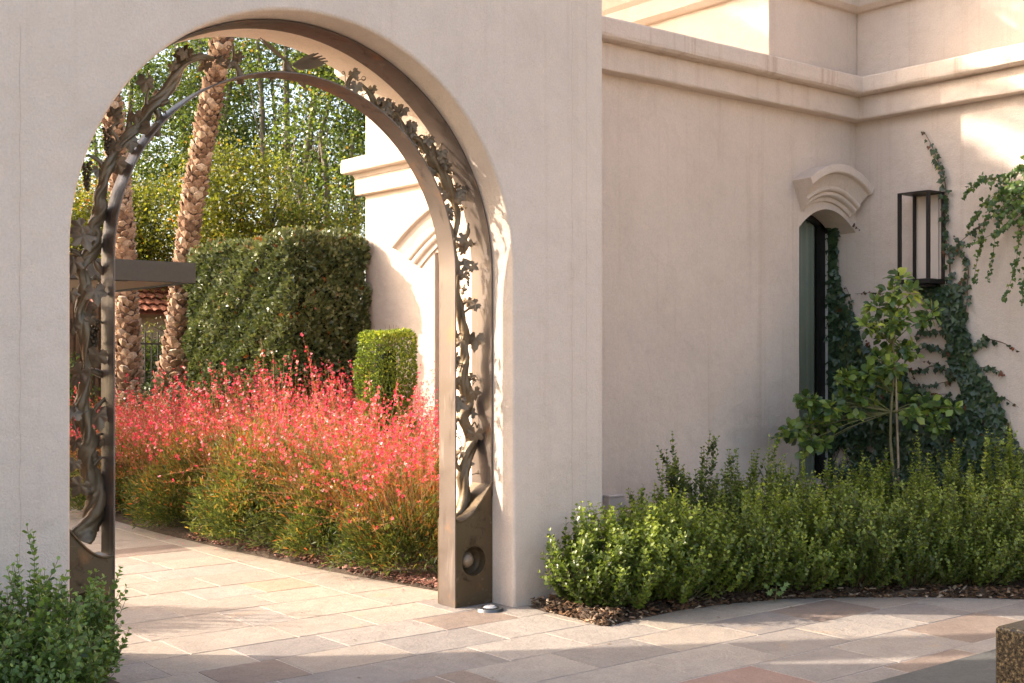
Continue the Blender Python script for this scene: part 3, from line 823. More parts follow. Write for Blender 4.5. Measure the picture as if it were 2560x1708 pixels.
twigs = [
    [(602, 210, 11, 0), (600, 190, 10, 0), (594, 172, 8, 0), (586, 158, 8, 0), (585, 140, 5, 0), (583, 112, 3, 0)],
    [(863, 240, 8, 0), (866, 220, 8, 0), (874, 197, 6, 0), (889, 174, 3, 0)],
    [(586, 165, 5, 0), (566, 168, 4, 0), (548, 161, 2, 0)], [(592, 160, 5, 0), (600, 140, 4, 0), (598, 126, 2, 0)],
    [(675, 199, 3, 0), (705, 190, 5, 0), (735, 192, 4, 0), (770, 205, 2, 0)],
    [(262, 437, 8, 0), (252, 408, 7, 0), (236, 396, 5, 0), (220, 388, 4, 0)],
    [(300, 372, 6, 0), (292, 345, 5, 0), (278, 322, 4, 0), (300, 300, 3, 0)],
    [(306, 360, 5, 0), (322, 320, 8, 0), (322, 290, 6, 0), (330, 262, 3, 0)],
    [(366, 262, 6, 0), (368, 236, 4, 0), (380, 205, 3, 0), (368, 180, 2, 0)],
    [(395, 262, 8, 0), (410, 258, 7, -.03), (424, 252, 4, -.04)], [(392, 275, 8, 0), (397, 293, 9, 0), (390, 305, 5, 0)],
    [(396, 272, 3, 0), (415, 282, 2, 0), (428, 295, 2, 0)],
    [(236, 1210, 12, 0), (222, 1230, 11, -.02), (200, 1214, 9, -.03), (178, 1196, 7, -.03)],
    [(233, 1165, 6, 0), (248, 1148, 4, -.01), (268, 1140, 2, -.02)], [(228, 1042, 5, 0), (242, 1018, 6, -.02), (262, 996, 4, -.03), (276, 978, 2, -.04)],
    [(226, 1100, 5, 0), (245, 1088, 4, 0), (270, 1080, 2, 0)], [(222, 925, 8, .02), (250, 935, 9, .02), (272, 946, 6, .02), (282, 955, 3, .02)],
    [(206, 775, 5, 0), (222, 795, 4, 0), (245, 802, 4, 0), (262, 812, 2, 0)], [(178, 628, 7, 0), (194, 634, 7, 0), (203, 648, 7, 0)],
    [(215, 690, 4, 0), (228, 700, 5, 0), (238, 690, 4, 0), (248, 705, 3, 0)],
    [(250, 705, 3, 0), (248, 720, 2, 0), (250, 735, 2, 0)], [(196, 1090, 3, 0), (184, 1060, 3, 0), (180, 1030, 3, 0)],
    [(1150, 480, 4, 0), (1158, 470, 3, 0)], [(1135, 600, 3, 0), (1128, 575, 6, 0), (1122, 560, 6, 0)],
    [(1150, 865, 3, 0), (1140, 850, 3, 0), (1132, 836, 3, 0)], [(1135, 940, 3, 0), (1148, 958, 4, 0)], [(1160, 900, 4, 0), (1150, 930, 4, 0)],
    [(1160, 782, 3, 0), (1172, 772, 3, 0), (1180, 766, 2, 0)], [(1175, 600, 2, 0), (1190, 618, 3, .03), (1208, 628, 3, .07)],
    [(1180, 660, 2, 0), (1168, 650, 2, 0), (1155, 648, 1.5, 0)], [(1145, 660, 4, 0), (1150, 690, 4, 0), (1160, 668, 3, 0)],
    [(1042, 348, 3, 0), (1055, 338, 2, 0), (1065, 350, 2, 0)], [(1095, 400, 3, 0), (1100, 375, 2, 0), (1106, 358, 2, 0), (1130, 384, 2, 0)],
    [(1070, 392, 8, 0), (1080, 372, 7, 0), (1078, 352, 3, 0)], [(1110, 452, 4, 0), (1130, 470, 5, .02), (1150, 492, 4, .04), (1180, 520, 3, .08)],
    [(1150, 1125, 5, 0), (1140, 1155, 5, 0), (1152, 1180, 6, 0)], [(1175, 1072, 3, 0), (1186, 1056, 2, 0), (1192, 1070, 2, 0)],
    [(1160, 845, 2, 0), (1182, 838, 2, 0), (1183, 830, 2, 0)], [(1140, 1075, 5, 0), (1138, 1055, 5, 0), (1148, 1046, 5, 0)],
]
for t in twigs: vine('twig', t, sub=4, seg=8, amp=.12, twist=.1)
def curl(u, v, r, a0=0, turns=1.3, tail=26, ta=90):
    P = []
    for i in range(22):
        f = i / 21; a = math.radians(a0) + f * turns * 2 * math.pi; rr = r * (1 - .35 * f)
        P.append(at(u + rr * math.cos(a), v - rr * math.sin(a), Y=VY - .02 + .02 * f))
    q = P[0]; tl = [at(u + r * math.cos(math.radians(a0)) + math.cos(math.radians(ta)) * tail * f * (1 - .15 * f), v - r * math.sin(math.radians(a0)) - math.sin(math.radians(ta)) * tail * f, Y=VY - .02) for f in (1, .8, .6, .4, .2)]
    V, Fq = tube(np.array([tuple(x) for x in tl + P]), .0028, 5)
    fast('tendril', V, Fq, BRONZE_V, bz, smooth=True)
for c in ((572, 118, 5, 0, 1.2, 12, -60), (858, 183, 4, 0, 1.1, 40, -85), (909, 196, 6, 200, 1.4, 14, 200), (1003, 274, 4, 300, 1.2, 26, -95), (1118, 420, 4, 0, 1.2, 26, -80), (1150, 520, 4, 270, 1.2, 18, -110), (1160, 756, 4, 60, 1.0, 18, -100),
          (1187, 947, 6, 0, 1.0, 22, -130), (1149, 1093, 4, 180, 1.2, 26, -60), (1196, 1182, 5, 0, 1.0, 26, 190), (1181, 948, 3, 0, 1, 16, -100), (1220, 800, 4, 60, 1.2, 10, -80), (224, 520, 5, 0, 1.4, 20, -130), (242, 1180, 4, 0, 1, 24, -90)): curl(*c)

# grape leaf: five lobes, toothed, raised veins
def grape_leaf_mesh():
    lob = [(-160, .62), (-135, .80), (-105, .88), (-88, .66), (-66, 1.08), (-50, .95), (-34, .70), (-18, .98), (0, 1.30), (18, .98), (34, .70), (50, .95), (66, 1.08), (88, .66), (105, .88), (135, .80), (160, .62)]
    V = [(0, 0, .03)]; ring = []
    for i, (a, r) in enumerate(lob):
        nxt = lob[i + 1] if i < len(lob) - 1 else None
        for t in ((0, .5) if nxt else (0,)):
            aa = a + ((nxt[0] - a) * t if nxt else 0); rr = r + ((nxt[1] - r) * t if nxt else 0)
            rr *= 1.0 if t == 0 else .90
            z = -.10 * rr * rr + .05 * math.sin(math.radians(aa) * 5)
            ring.append((rr * math.sin(math.radians(aa)), rr * math.cos(math.radians(aa)), z))
    mid = [(x * .5, y * .5, .05 * math.cos(5 * math.atan2(x, y)) + .02) for x, y, z in ring]
    n = len(ring); V += mid + ring; F = []
    for i in range(n - 1):
        F += [(0, 1 + i, 2 + i), (1 + i, 1 + n + i, 2 + n + i, 2 + i)]
    V += [(.02, -.05, .02), (-.02, -.05, .02), (-.015, -.35, -.08), (.015, -.35, -.08)]
    k = len(V); F += [(k - 4, k - 3, k - 2, k - 1)]
    me = bpy.data.meshes.new('leaf'); me.from_pydata(V, [], F); me.materials.append(BRONZE_L)
    me.polygons.foreach_set('use_smooth', [True] * len(me.polygons)); me.update()
    return me
GL = grape_leaf_mesh()
def place(me, name, pos, size, yaxis, normal, parent, mats=None):
    yv = Vector(yaxis).normalized(); zv = Vector(normal); zv = (zv - yv * zv.dot(yv)).normalized(); xv = yv.cross(zv)
    M = Matrix(((xv.x, yv.x, zv.x, pos[0]), (xv.y, yv.y, zv.y, pos[1]), (xv.z, yv.z, zv.z, pos[2]), (0, 0, 0, 1))) @ Matrix.Diagonal((size, size, size, 1))
    o = bpy.data.objects.new(name, me); put(o, parent)
    o.matrix_basis = M          # parents are pure translations undone by the parent inverse
    return o
RT = Vector((FY, -FX, 0)); FW = Vector((FX, FY, 0)); UPV = Vector((0, 0, 1))
gl = [(241, 898, 27, 200, 0), (194, 940, 30, 215, 0), (247, 1050, 30, 170, 0), (186, 1112, 20, 200, 0), (195, 1222, 26, 215, 0), (250, 1107, 18, 200, .04), (240, 738, 27, 165, -.02), (194, 572, 24, 240, 0), (212, 600, 30, 150, -.03),
      (298, 418, 24, 160, .02), (375, 331, 27, 190, -.03), (326, 363, 22, 170, .02), (362, 211, 22, 190, .03), (290, 282, 20, 40, .03), (183, 664, 24, 190, 0), (180, 740, 18, 170, 0), (182, 820, 20, 190, 0), (184, 1165, 18, 200, 0),
      (1118, 526, 17, 100, 0), (1120, 545, 14, 200, 0), (1158, 598, 15, 120, 0), (1168, 612, 14, 190, 0), (1166, 660, 16, 60, 0), (1185, 668, 14, 120, .02), (1183, 764, 16, 240, 0), (1200, 772, 15, 170, .06), (1188, 856, 24, 190, -.02), (1146, 858, 15, 230, 0),
      (1148, 497, 16, 190, 0), (1157, 480, 14, 150, 0), (1187, 986, 17, 170, 0), (1153, 1012, 21, 120, -.02), (1187, 1092, 22, 190, 0), (1146, 1132, 16, 250, 0), (1137, 954, 15, 200, 0), (1148, 1004, 15, 170, 0), (1026, 320, 17, 200, 0), (1034, 334, 12, 120, 0),
      (1102, 386, 17, 200, 0), (1110, 402, 12, 150, 0), (887, 188, 15, 150, 0), (890, 221, 17, 190, 0), (553, 150, 13, 100, 0), (598, 140, 14, 20, 0), (574, 160, 13, 200, 0), (1156, 690, 13, 200, 0), (1136, 900, 14, 210, 0), (1175, 1160, 12, 90, .03), (1215, 690, 20, 190, .10), (1212, 880, 20, 200, .10), (1210, 1080, 22, 180, .10)]
for u, v, r, ang, dy in gl:
    pos = at(u, v, Y=VY - .045 + dy); d = pos.x * FX + pos.y * FY
    a = math.radians(ang); yv = RT * math.sin(a) + UPV * math.cos(a) + FW * random.uniform(-.3, .3)
    nv = -FW + RT * random.uniform(-.45, .45) + UPV * random.uniform(-.1, .5)
    if dy > .09: nv = Vector((-1, .3, .2))
    s = r / FPX * d * 1.2
    p2 = pos - yv.normalized() * s * .35
    o = place(GL, 'vine_leaf', p2, s, yv, nv, bz)
for main, rr0, cnt_ in ((L_main, 21, 26), (R_main, 14, 40), (R_main[22:], 17, 46)):
    for k in range(cnt_):
        f = rng.uniform(2, len(main) - 2); i = int(f); a, b = main[i], main[i + 1]; q = f - i
        u, v = a[0] * (1 - q) + b[0] * q, a[1] * (1 - q) + b[1] * q
        sg = rng.choice((-1, 1)); tn = Vector((b[0] - a[0], b[1] - a[1])).normalized()
        off = rng.uniform(12, 24) * sg; u += -tn.y * off; v += tn.x * off
        rad = math.hypot(*(np.array((at(u, v, Y=VY).x - AC, max(0, at(u, v, Y=VY).z - AZ)))))
        if not BR + .04 < rad < AR - .05: continue
        pos = at(u, v, Y=VY + rng.uniform(-.05, .05)); d = pos.x * FX + pos.y * FY
        s_ = rr0 * rng.uniform(.8, 1.3) / FPX * d
        yv = RT * rng.normal(0, .6) + UPV * rng.choice((-1, -1, .8)) + FW * rng.normal(0, .3); nv = -FW + RT * rng.normal(0, .7) + UPV * rng.uniform(-.2, .5)
        place(GL, 'vine_leaf', pos - yv.normalized() * s_ * .3, s_, yv, nv, bz)
        V_, F_ = tube(np.array([tuple(at(u + tn.y * off, v - tn.x * off, Y=VY)), tuple(pos)]), [.005, .003], 5); fast('leaf_stalk', V_, F_, BRONZE_V, bz, smooth=True)
def grapes(u, v, r, h, Yp=VY):
    c = at(u, v, Y=Yp); d = c.x * FX + c.y * FY; bm = bmesh.new()
    R, H = r / FPX * d, h / FPX * d
    for k in range(22):
        f = k / 21; z = H * (1 - 2 * f); w = R * (1.0 - .75 * f) * .7; a = k * 2.4
        m = Matrix.Translation(c + Vector((w * math.cos(a), w * math.sin(a), z)))
        bmesh.ops.create_icosphere(bm, subdivisions=2, radius=R * .38, matrix=m)
    me = bpy.data.meshes.new('grape_cluster'); bm.to_mesh(me); bm.free(); me.materials.append(BRONZE_B)
    me.polygons.foreach_set('use_smooth', [True] * len(me.polygons))
    put(bpy.data.objects.new('grape_cluster', me), bz)
for g in ((217, 440, 14, 34), (268, 352, 13, 32), (232, 840, 17, 34), (1170, 690, 7, 24), (1139, 905, 8, 22), (1136, 1100, 7, 16)): grapes(*g)
def bird(pts, label=None, wings=None):
    P = [at(u, v, Y=VY + dy) for u, v, r, dy in pts]; D = P[0].x * FX + P[0].y * FY
    A = spline(np.array([(*p, r / FPX * D) for p, (u, v, r, dy) in zip(P, pts)]), 5)
    V, Fq = tube(A[:, :3], np.maximum(A[:, 3], .001), 14)
    o = fast('bird', V, Fq, BRONZE_L, bz, smooth=True)
    for w in wings or ():
        root = at(*w[0], Y=VY); mb = MB()
        for k, (u, v, dy) in enumerate(w[1]):
            tip = at(u, v, Y=VY + dy); dv = tip - root; nn = dv.cross(FW).normalized() * w[2]
            b = root + dv * (.02); m1 = root + dv * .55
            z = Vector((0, 0, .0015 * (k % 2)))
            mb.add([b - nn * .5 + z, b + nn * .5, m1 + nn * 1.1 + FW * .004, tip + nn * .3, tip - nn * .3, m1 - nn * 1.1 + z], [(0, 1, 2, 5), (5, 2, 3, 4)])
        mb.obj('wing', BRONZE_L, o)
    return o
bird([(713, 150, 2, 0), (716, 160, 9, 0), (720, 175, 13, 0), (733, 183, 9, 0), (742, 192, 8, 0), (752, 205, 8, 0), (760, 215, 5, 0), (766, 227, 1.5, 0)],
     wings=[((730, 162), [(786, 134, -.03), (796, 133, -.03), (806, 140, -.02), (814, 146, -.01), (820, 153, 0), (814, 159, .0), (806, 164, .01), (795, 170, .02), (782, 172, .02), (768, 170, .02), (760, 176, .02)], .012),
            ((727, 162), [(646, 97, 0), (650, 94, .02), (660, 100, .03), (672, 118, .05), (684, 128, .07), (690, 131, .08)], .008)])
bird([(1171, 557, 1.5, 0), (1170, 561, 4, 0), (1169, 568, 4, 0), (1169, 578, 7, 0), (1167, 590, 5, 0), (1164, 602, 2, 0), (1162, 610, 1, 0)])
bird([(233, 648, 3, 0), (238, 654, 6, 0), (245, 666, 9, 0), (252, 678, 7, 0), (256, 688, 2, 0), (257, 696, 1, 0)])

# ------------------------------------------------------------------ leafy materials
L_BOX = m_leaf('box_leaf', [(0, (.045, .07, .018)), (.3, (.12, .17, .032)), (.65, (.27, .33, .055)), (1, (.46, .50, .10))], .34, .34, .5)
L_BOX_D = m_leaf('box_leaf_dark', [(0, (.045, .08, .022)), (.4, (.115, .19, .045)), (.8, (.21, .30, .065)), (1, (.38, .46, .10))], .32, .28, .5)
L_HEDGE = m_leaf('hedge_leaf', [(0, (.035, .05, .018)), (.4, (.085, .108, .04)), (.8, (.16, .18, .075)), (.97, (.26, .27, .13)), (1, (.25, .07, .02))], .34, .15, .5)
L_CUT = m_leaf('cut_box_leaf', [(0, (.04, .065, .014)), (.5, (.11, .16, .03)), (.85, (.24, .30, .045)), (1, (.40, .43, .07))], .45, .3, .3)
L_TREE = m_leaf('tree_leaf', [(0, (.032, .05, .014)), (.4, (.075, .11, .026)), (.75, (.14, .175, .04)), (.97, (.26, .28, .06)), (1, (.34, .20, .03))], .4, .42, .45)
L_TREE_Y = m_leaf('autumn_leaf', [(0, (.055, .068, .014)), (.4, (.13, .145, .022)), (.75, (.23, .21, .03)), (.92, (.38, .21, .03)), (1, (.44, .15, .02))], .45, .4, .4)
L_GAURA = m_leaf('gaura_leaf', [(0, (.035, .055, .015)), (.3, (.085, .11, .028)), (.62, (.17, .175, .045)), (.8, (.32, .15, .035)), (1, (.36, .08, .03))], .5, .35, .4)
L_STEM = m_leaf('gaura_stem', [(0, (.20, .07, .03)), (.5, (.34, .12, .05)), (1, (.48, .30, .17))], .6, 0, .3)
L_PINK = m_leaf('gaura_flower', [(0, (.50, .02, .06)), (.5, (.78, .045, .13)), (.82, (.88, .16, .27)), (1, (.95, .55, .62))], .5, .25, .2)
L_IVY = m_leaf('ivy_leaf', [(0, (.02, .040, .02)), (.5, (.04, .072, .03)), (.85, (.065, .10, .034)), (1, (.15, .15, .03))], .36, .12, .5)
L_IVYR = m_leaf('ivy_leaf_red', [(0, (.035, .05, .012)), (.45, (.10, .035, .012)), (1, (.22, .06, .02))], .4, .15, .45)
L_CIT = m_leaf('citrus_leaf', [(0, (.045, .085, .028)), (.4, (.10, .165, .045)), (.7, (.22, .30, .055)), (1, (.50, .54, .08))], .30, .25, .55, rand=True)
L_IVYO = m_leaf('ivy_leaf_single', [(0, (.022, .046, .023)), (.6, (.045, .08, .036)), (1, (.08, .12, .038))], .36, .12, .5, rand=True)
L_PALM = m_leaf('palm_leaflet', [(0, (.04, .07, .025)), (1, (.09, .12, .05))], .45, .15, .4)
TWIG = m_plain('twig', (.20, .12, .07), .8, n=.4)
TWIGG = m_plain('green_twig', (.17, .16, .055), .7, n=.3)
BARK = m_plain('grey_bark', (.30, .25, .20), .9, c2=(.16, .13, .10), nscale=6, bumpy=.6)
BARKD = m_plain('dark_bark', (.10, .075, .055), .9, n=.4, nscale=8, bumpy=.6)
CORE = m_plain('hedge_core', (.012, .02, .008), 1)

def blade_tubes(paths, w0, w1, n=6):
    """many thin 3-sided stems at once. paths (N,n,3)"""
    N, n, _ = paths.shape
    T = np.gradient(paths, axis=1); T = unit(T)
    R = unit(np.cross(T, np.array([.3, .9, .2]))); B = np.cross(T, R)
    w = (w0 + (w1 - w0) * np.linspace(0, 1, n))[None, :, None]
    V = np.stack([paths + R * w * math.cos(a) + B * w * math.sin(a) for a in (0, 2.1, 4.2)], 2)
    V = V.reshape(-1, 3)
    base = (np.arange(N) * n * 3)[:, None, None] + (np.arange(n - 1) * 3)[None, :, None]
    j = np.arange(3)[None, None, :]; j2 = (j + 1) % 3
    F = np.stack([base + j, base + j2, base + 3 + j2, base + 3 + j], -1).reshape(-1, 4)
    return V, F

# ------------------------------------------------------------------ loose box shrubs: upright shoots with paired oval leaves
def box_shrub(cx, cy, rx, ry, h, label, seed_h=0, shoots=170, ll=.035, mat=None, group='loose box shrubs in the bed right of the arch', tall=None, lean=(0, 0), z0=.02):
    mat = mat or L_BOX
    t = thing('box_shrub', label, 'shrub', (cx, cy, 0), group)
    tv = rng.normal(0, .07); ll = ll * rng.uniform(.88, 1.12)
    P, Dd, Nn, Sz, Ti = [], [], [], [], []
    paths = []
    for k in range(shoots):
        a = rng.uniform(0, 2 * np.pi); q = rng.uniform(0, 1) ** .6
        el = math.acos(1 - q) if True else 0
        bump_ = 1 + .20 * math.sin(3 * a + seed_h) + .10 * math.sin(5 * a + 2 * seed_h) + rng.normal(0, .09)
        ox, oy = math.cos(a) * rx * math.sin(el) ** .8 * bump_, math.sin(a) * ry * math.sin(el) ** .8 * bump_
        zt = h * (.22 + .78 * math.cos(el) ** .8) * rng.uniform(.82, 1.06) + (rng.exponential(.05) if q < .5 else 0)
        if tall and rng.random() < tall[1] and q < .45: zt += rng.uniform(.3, 1) * tall[0]; 
        base = np.array([cx + ox * .25, cy + oy * .25, z0]); tip = np.array([cx + ox + lean[0] * zt, cy + oy + lean[1] * zt, z0 + zt])
        c = np.array([cx + ox * .85, cy + oy * .85, z0 + zt * .45]) + rng.normal(0, .02, 3)
        tt = np.linspace(0, 1, 8)[:, None]
        pth = base * (1 - tt) ** 2 + 2 * c * tt * (1 - tt) + tip * tt ** 2
        subs = [(pth, .30)]
        for _ in range(4):                                             # side twigs
            i = rng.uniform(.35, .9); b0 = base * (1 - i) ** 2 + 2 * c * i * (1 - i) + tip * i * i
            dv = np.array([rng.normal(0, .5) + .6 * math.cos(a), rng.normal(0, .5) + .6 * math.sin(a), rng.uniform(.5, 1.3)]); dv /= np.linalg.norm(dv)
            L = rng.uniform(.07, .16)
            e = b0 + dv * L + np.array([0, 0, L * .3])
            subs.append((b0 * (1 - tt) + e * tt + np.array([0, 0, -.02]) * (tt * (1 - tt)) * 4, .15))
        for pp, start in subs:
            paths.append(pp)
            L = np.linalg.norm(np.diff(pp, axis=0), axis=1).sum()
            n = max(3, int(L * (1 - start) / .023))
            s = np.linspace(start, 1, n); idx = s * 7; i0 = np.minimum(idx.astype(int), 6); fr = (idx - i0)[:, None]
            pos = pp[i0] * (1 - fr) + pp[i0 + 1] * fr; tan = unit(pp[i0 + 1] - pp[i0])
            ph = rng.uniform(0, 6.28)
            for sgn in (0, np.pi):
                an = ph + np.arange(n) * (np.pi / 2) + sgn + rng.normal(0, .25, n)
                u1 = unit(np.cross(tan, np.array([.21, .35, .9]))); u2 = np.cross(tan, u1)
                outd = u1 * np.cos(an)[:, None] + u2 * np.sin(an)[:, None]
                dv = unit(outd * .85 + tan * .75 + rng.normal(0, .12, (n, 3)))
                P.append(pos); Dd.append(dv); Nn.append(unit(tan - outd * .6 + rng.normal(0, .1, (n, 3))))
                Sz.append(ll * rng.uniform(.75, 1.15, n) * (1 - .35 * (s > .93)))
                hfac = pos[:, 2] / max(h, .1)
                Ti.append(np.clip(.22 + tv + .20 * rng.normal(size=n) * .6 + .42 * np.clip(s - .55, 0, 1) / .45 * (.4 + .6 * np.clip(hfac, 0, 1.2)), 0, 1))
    P = np.vstack(P); keep = P[:, 2] > z0 + .015
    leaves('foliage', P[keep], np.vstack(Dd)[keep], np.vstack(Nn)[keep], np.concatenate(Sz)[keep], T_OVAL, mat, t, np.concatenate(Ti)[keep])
    V, F = blade_tubes(np.array(paths), .0028, .0011)
    fast('stem', V, F, TWIGG, t, kind='stuff')
    # woody base stems
    qb = QB()
    for k in range(7):
        a = k * .9 + seed_h; r0 = .03
        qb.tube([(cx + math.cos(a) * r0, cy + math.sin(a) * r0, 0), (cx + math.cos(a) * .09, cy + math.sin(a) * .09, .12), (cx + math.cos(a) * .2, cy + math.sin(a) * .2, .3)], [.012, .009, .005], 5)
    qb.obj('branch', TWIG, t)
    return t

def gz(u, v): p = at(u, v, Z=0); return p.x, p.y
RB = [  # u,v of the foot, radii, height, label, tall shoots
    (1492, 1530, .22, .28, .58, 'leftmost sunlit box shrub, low and rounded, at the tip of the right bed', None),
    (1570, 1525, .28, .32, .66, 'sunlit box shrub second from the arch pier in the right bed', None),
    (1690, 1511, .30, .32, .68, 'box shrub half in sun between the tall shoots and the kerb', None),
    (1830, 1493, .32, .32, .68, 'bushy green box shrub at the paving edge left of the small tree', None),
    (1980, 1482, .34, .34, .70, 'box shrub at the paving edge below the arched window', None),
    (2130, 1478, .34, .34, .72, 'box shrub at the paving edge left of the thin staked trunk', None),
    (2280, 1476, .34, .34, .74, 'box shrub at the paving edge in front of the staked tree', None),
    (2430, 1475, .36, .34, .78, 'box shrub at the paving edge under the lantern side of the bed', None),
    (2590, 1472, .36, .36, .82, 'rightmost box shrub cut by the right border of the view', None),
    (1745, 1420, .28, .28, .86, 'tallest loose box shrub with thin spires against the bare wall', (.26, .45)),
    (1625, 1440, .24, .28, .62, 'box shrub behind the sunlit ones beside the pale utility box', (.10, .2)),
    (1900, 1405, .34, .3, .86, 'box shrub in the second row left of the window', (.08, .3)),
    (2050, 1395, .34, .3, .80, 'box shrub in the second row in front of the window', (.18, .12)),
    (2210, 1392, .34, .3, .80, 'box shrub in the second row hiding the foot of the small tree', (.14, .2)),
    (2370, 1390, .36, .3, .86, 'box shrub in the second row in front of the ivy', (.12, .25)),
    (2540, 1392, .38, .3, .95, 'tall box shrub in the second row at the right border', (.16, .3))]
for k, (u, v, rx, ry, h, lab, tall) in enumerate(RB):
    x, y = gz(u, v)
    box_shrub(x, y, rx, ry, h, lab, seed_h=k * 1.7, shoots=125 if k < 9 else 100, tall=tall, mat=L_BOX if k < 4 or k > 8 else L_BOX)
LB = [(1.86, 5.72, .27, .26, .60, 'foreground box shrub whose shoots cover the foot of the bronze arch'), (1.56, 5.38, .30, .28, .52, 'foreground box shrub in the lower left corner'),
      (1.50, 5.82, .28, .26, .56, 'foreground box shrub against the wall left of the arch'), (1.05, 5.75, .34, .28, .55, 'foreground box shrub at the left border against the wall'), (1.14, 5.30, .32, .28, .50, 'foreground box shrub cut by the lower left border')]
for k, (x, y, rx, ry, h, lab) in enumerate(LB):
    box_shrub(x, y, rx, ry, h, lab, seed_h=k * 2.1 + 1, shoots=150, ll=.033, mat=L_BOX_D, group='box shrubs in front of the wall left of the arch', tall=(.14, .18))

box_shrub(1.78, 8.55, .40, .42, 1.40, 'loose box shrub behind the wall whose leafy shadow falls on the paving inside the arch', 1.1, 190, .034, L_BOX_D, 'box shrubs along the left side of the path', (.2, .3))

# ------------------------------------------------------------------ pink gaura flower bed
def gaura(cx, cy, r, h, label, nst=520, k=0):
    t = thing('gaura_plant', label, 'flower plant', (cx, cy, 0), 'pink flowering gaura plants in the bed behind the arch')
    # leafy mound
    n = int(19000 * r * r / .5)
    a = rng.uniform(0, 2 * np.pi, n); el = np.arccos(1 - rng.uniform(0, 1, n) ** .9 * .98); q = rng.uniform(.55, 1.03, n)
    lump = 1 + .13 * np.sin(3 * a + k) + .10 * np.sin(7 * a + 2 * k) + .08 * np.sin(9 * el + k)
    P = np.stack([cx + r * q * lump * np.sin(el) * np.cos(a), cy + r * q * lump * np.sin(el) * np.sin(a), .04 + h * q * lump * np.cos(el) * .95 + .03], 1)
    o = np.stack([np.cos(a) * np.sin(el), np.sin(a) * np.sin(el), np.cos(el) + .3], 1)
    dv = unit(o + rng.normal(0, .5, (n, 3)))
    tint = np.clip(.36 + .26 * rng.normal(size=n) + .42 * (P[:, 2] / h - .45) + .12 * np.sin(5 * a + 3 * P[:, 2] * 4 + k), 0, 1)
    leaves('foliage', P, dv, rnd(n) + [0, 0, 1.2], rng.uniform(.04, .075, n), T_NAR, L_GAURA, t, tint)
    # arching wands
    m = 9
    a = rng.uniform(0, 2 * np.pi, nst); el = rng.uniform(.0, .95, nst)
    q0 = rng.random(nst) ** .6 * .80
    b = np.stack([cx + q0 * r * np.cos(a), cy + q0 * r * np.sin(a), h * .85 * np.sqrt(1 - q0 ** 2)], 1)
    L = rng.uniform(.55, 1.30, nst) * (h * .30 + .42) * (1 + .22 * np.sin(3 * a + 2 * k) + .12 * np.sin(7 * a + k))
    hd = np.stack([np.cos(a) * np.sin(el) - .16, np.sin(a) * np.sin(el), np.cos(el)], 1); hd = unit(hd)
    low = rng.random(nst) < .13
    hd[low] = unit(np.stack([np.cos(a[low]), np.sin(a[low]), rng.uniform(.05, .5, low.sum())], 1)); L = np.where(low, L * .75, L)
    tt = np.linspace(0, 1, m)[None, :, None]
    drop = rng.uniform(.02, .26, nst)[:, None, None] * np.sin(el)[:, None, None]
    wob = rng.normal(0, .02, (nst, 1, 3)) * np.sin(tt * 5)
    path = b[:, None, :] + hd[:, None, :] * L[:, None, None] * tt + wob
    path[:, :, 2] -= (drop * tt ** 2.4)[:, :, 0]
    path[:, :, :2] += ((hd[:, None, :2]) * (drop * tt ** 2))
    path[:, :, 2] = np.maximum(path[:, :, 2], .04)
    ok = ~((path[:, :, 0] > 5.70) & (path[:, :, 1] < 7.85)).any(axis=1) & ~((path[:, :, 1] < 7.06) & (path[:, :, 0] > 4.95)).any(axis=1) & ~(path[:, :, 0] > 8.97).any(axis=1)
    path = path[ok]; nst = len(path)
    V, F = blade_tubes(path, .0016, .0008)
    ti = np.repeat(np.clip(rng.normal(.5, .28, nst), 0, 1), m * 3)
    fast('stem', V, F, L_STEM, t, tint=ti, kind='stuff')
    # small reddish leaves and buds along the wands, blooms near the tips
    nb = 18
    s = rng.uniform(.42, 1.0, (nst, nb)) * (m - 1); i0 = np.minimum(s.astype(int), m - 2); fr = (s - i0)[..., None]
    ii = np.arange(nst)[:, None]
    pos = (path[ii, i0] * (1 - fr) + path[ii, i0 + 1] * fr).reshape(-1, 3)
    N = len(pos)
    leaves('bud', pos, rnd(N) + [0, 0, .8], rnd(N), rng.uniform(.014, .030, N), T_NAR, L_GAURA, t, np.clip(rng.normal(.80, .18, N), 0, 1))
    nf = 7
    s = (1 - rng.random((nst, nf)) ** 1.5 * .33) * (m - 1) - 1e-3; i0 = np.clip(s.astype(int), 0, m - 2); fr = (s - i0)[..., None]
    pos = (path[ii, i0] * (1 - fr) + path[ii, i0 + 1] * fr).reshape(-1, 3) + rng.normal(0, .010, (nst * nf, 3))
    keep = rng.random(len(pos)) < np.clip((pos[:, 2] - h * .75) / .40, .10, .85)
    pos = pos[keep]; N = len(pos)
    leaves('blossom', pos, rnd(N) + [0, 0, .4], rnd(N) * .7 + [-.7, -.5, .35], rng.uniform(.013, .024, N), T_PETAL, L_PINK, t, np.clip(rng.normal(.5, .28, N), 0, 1))
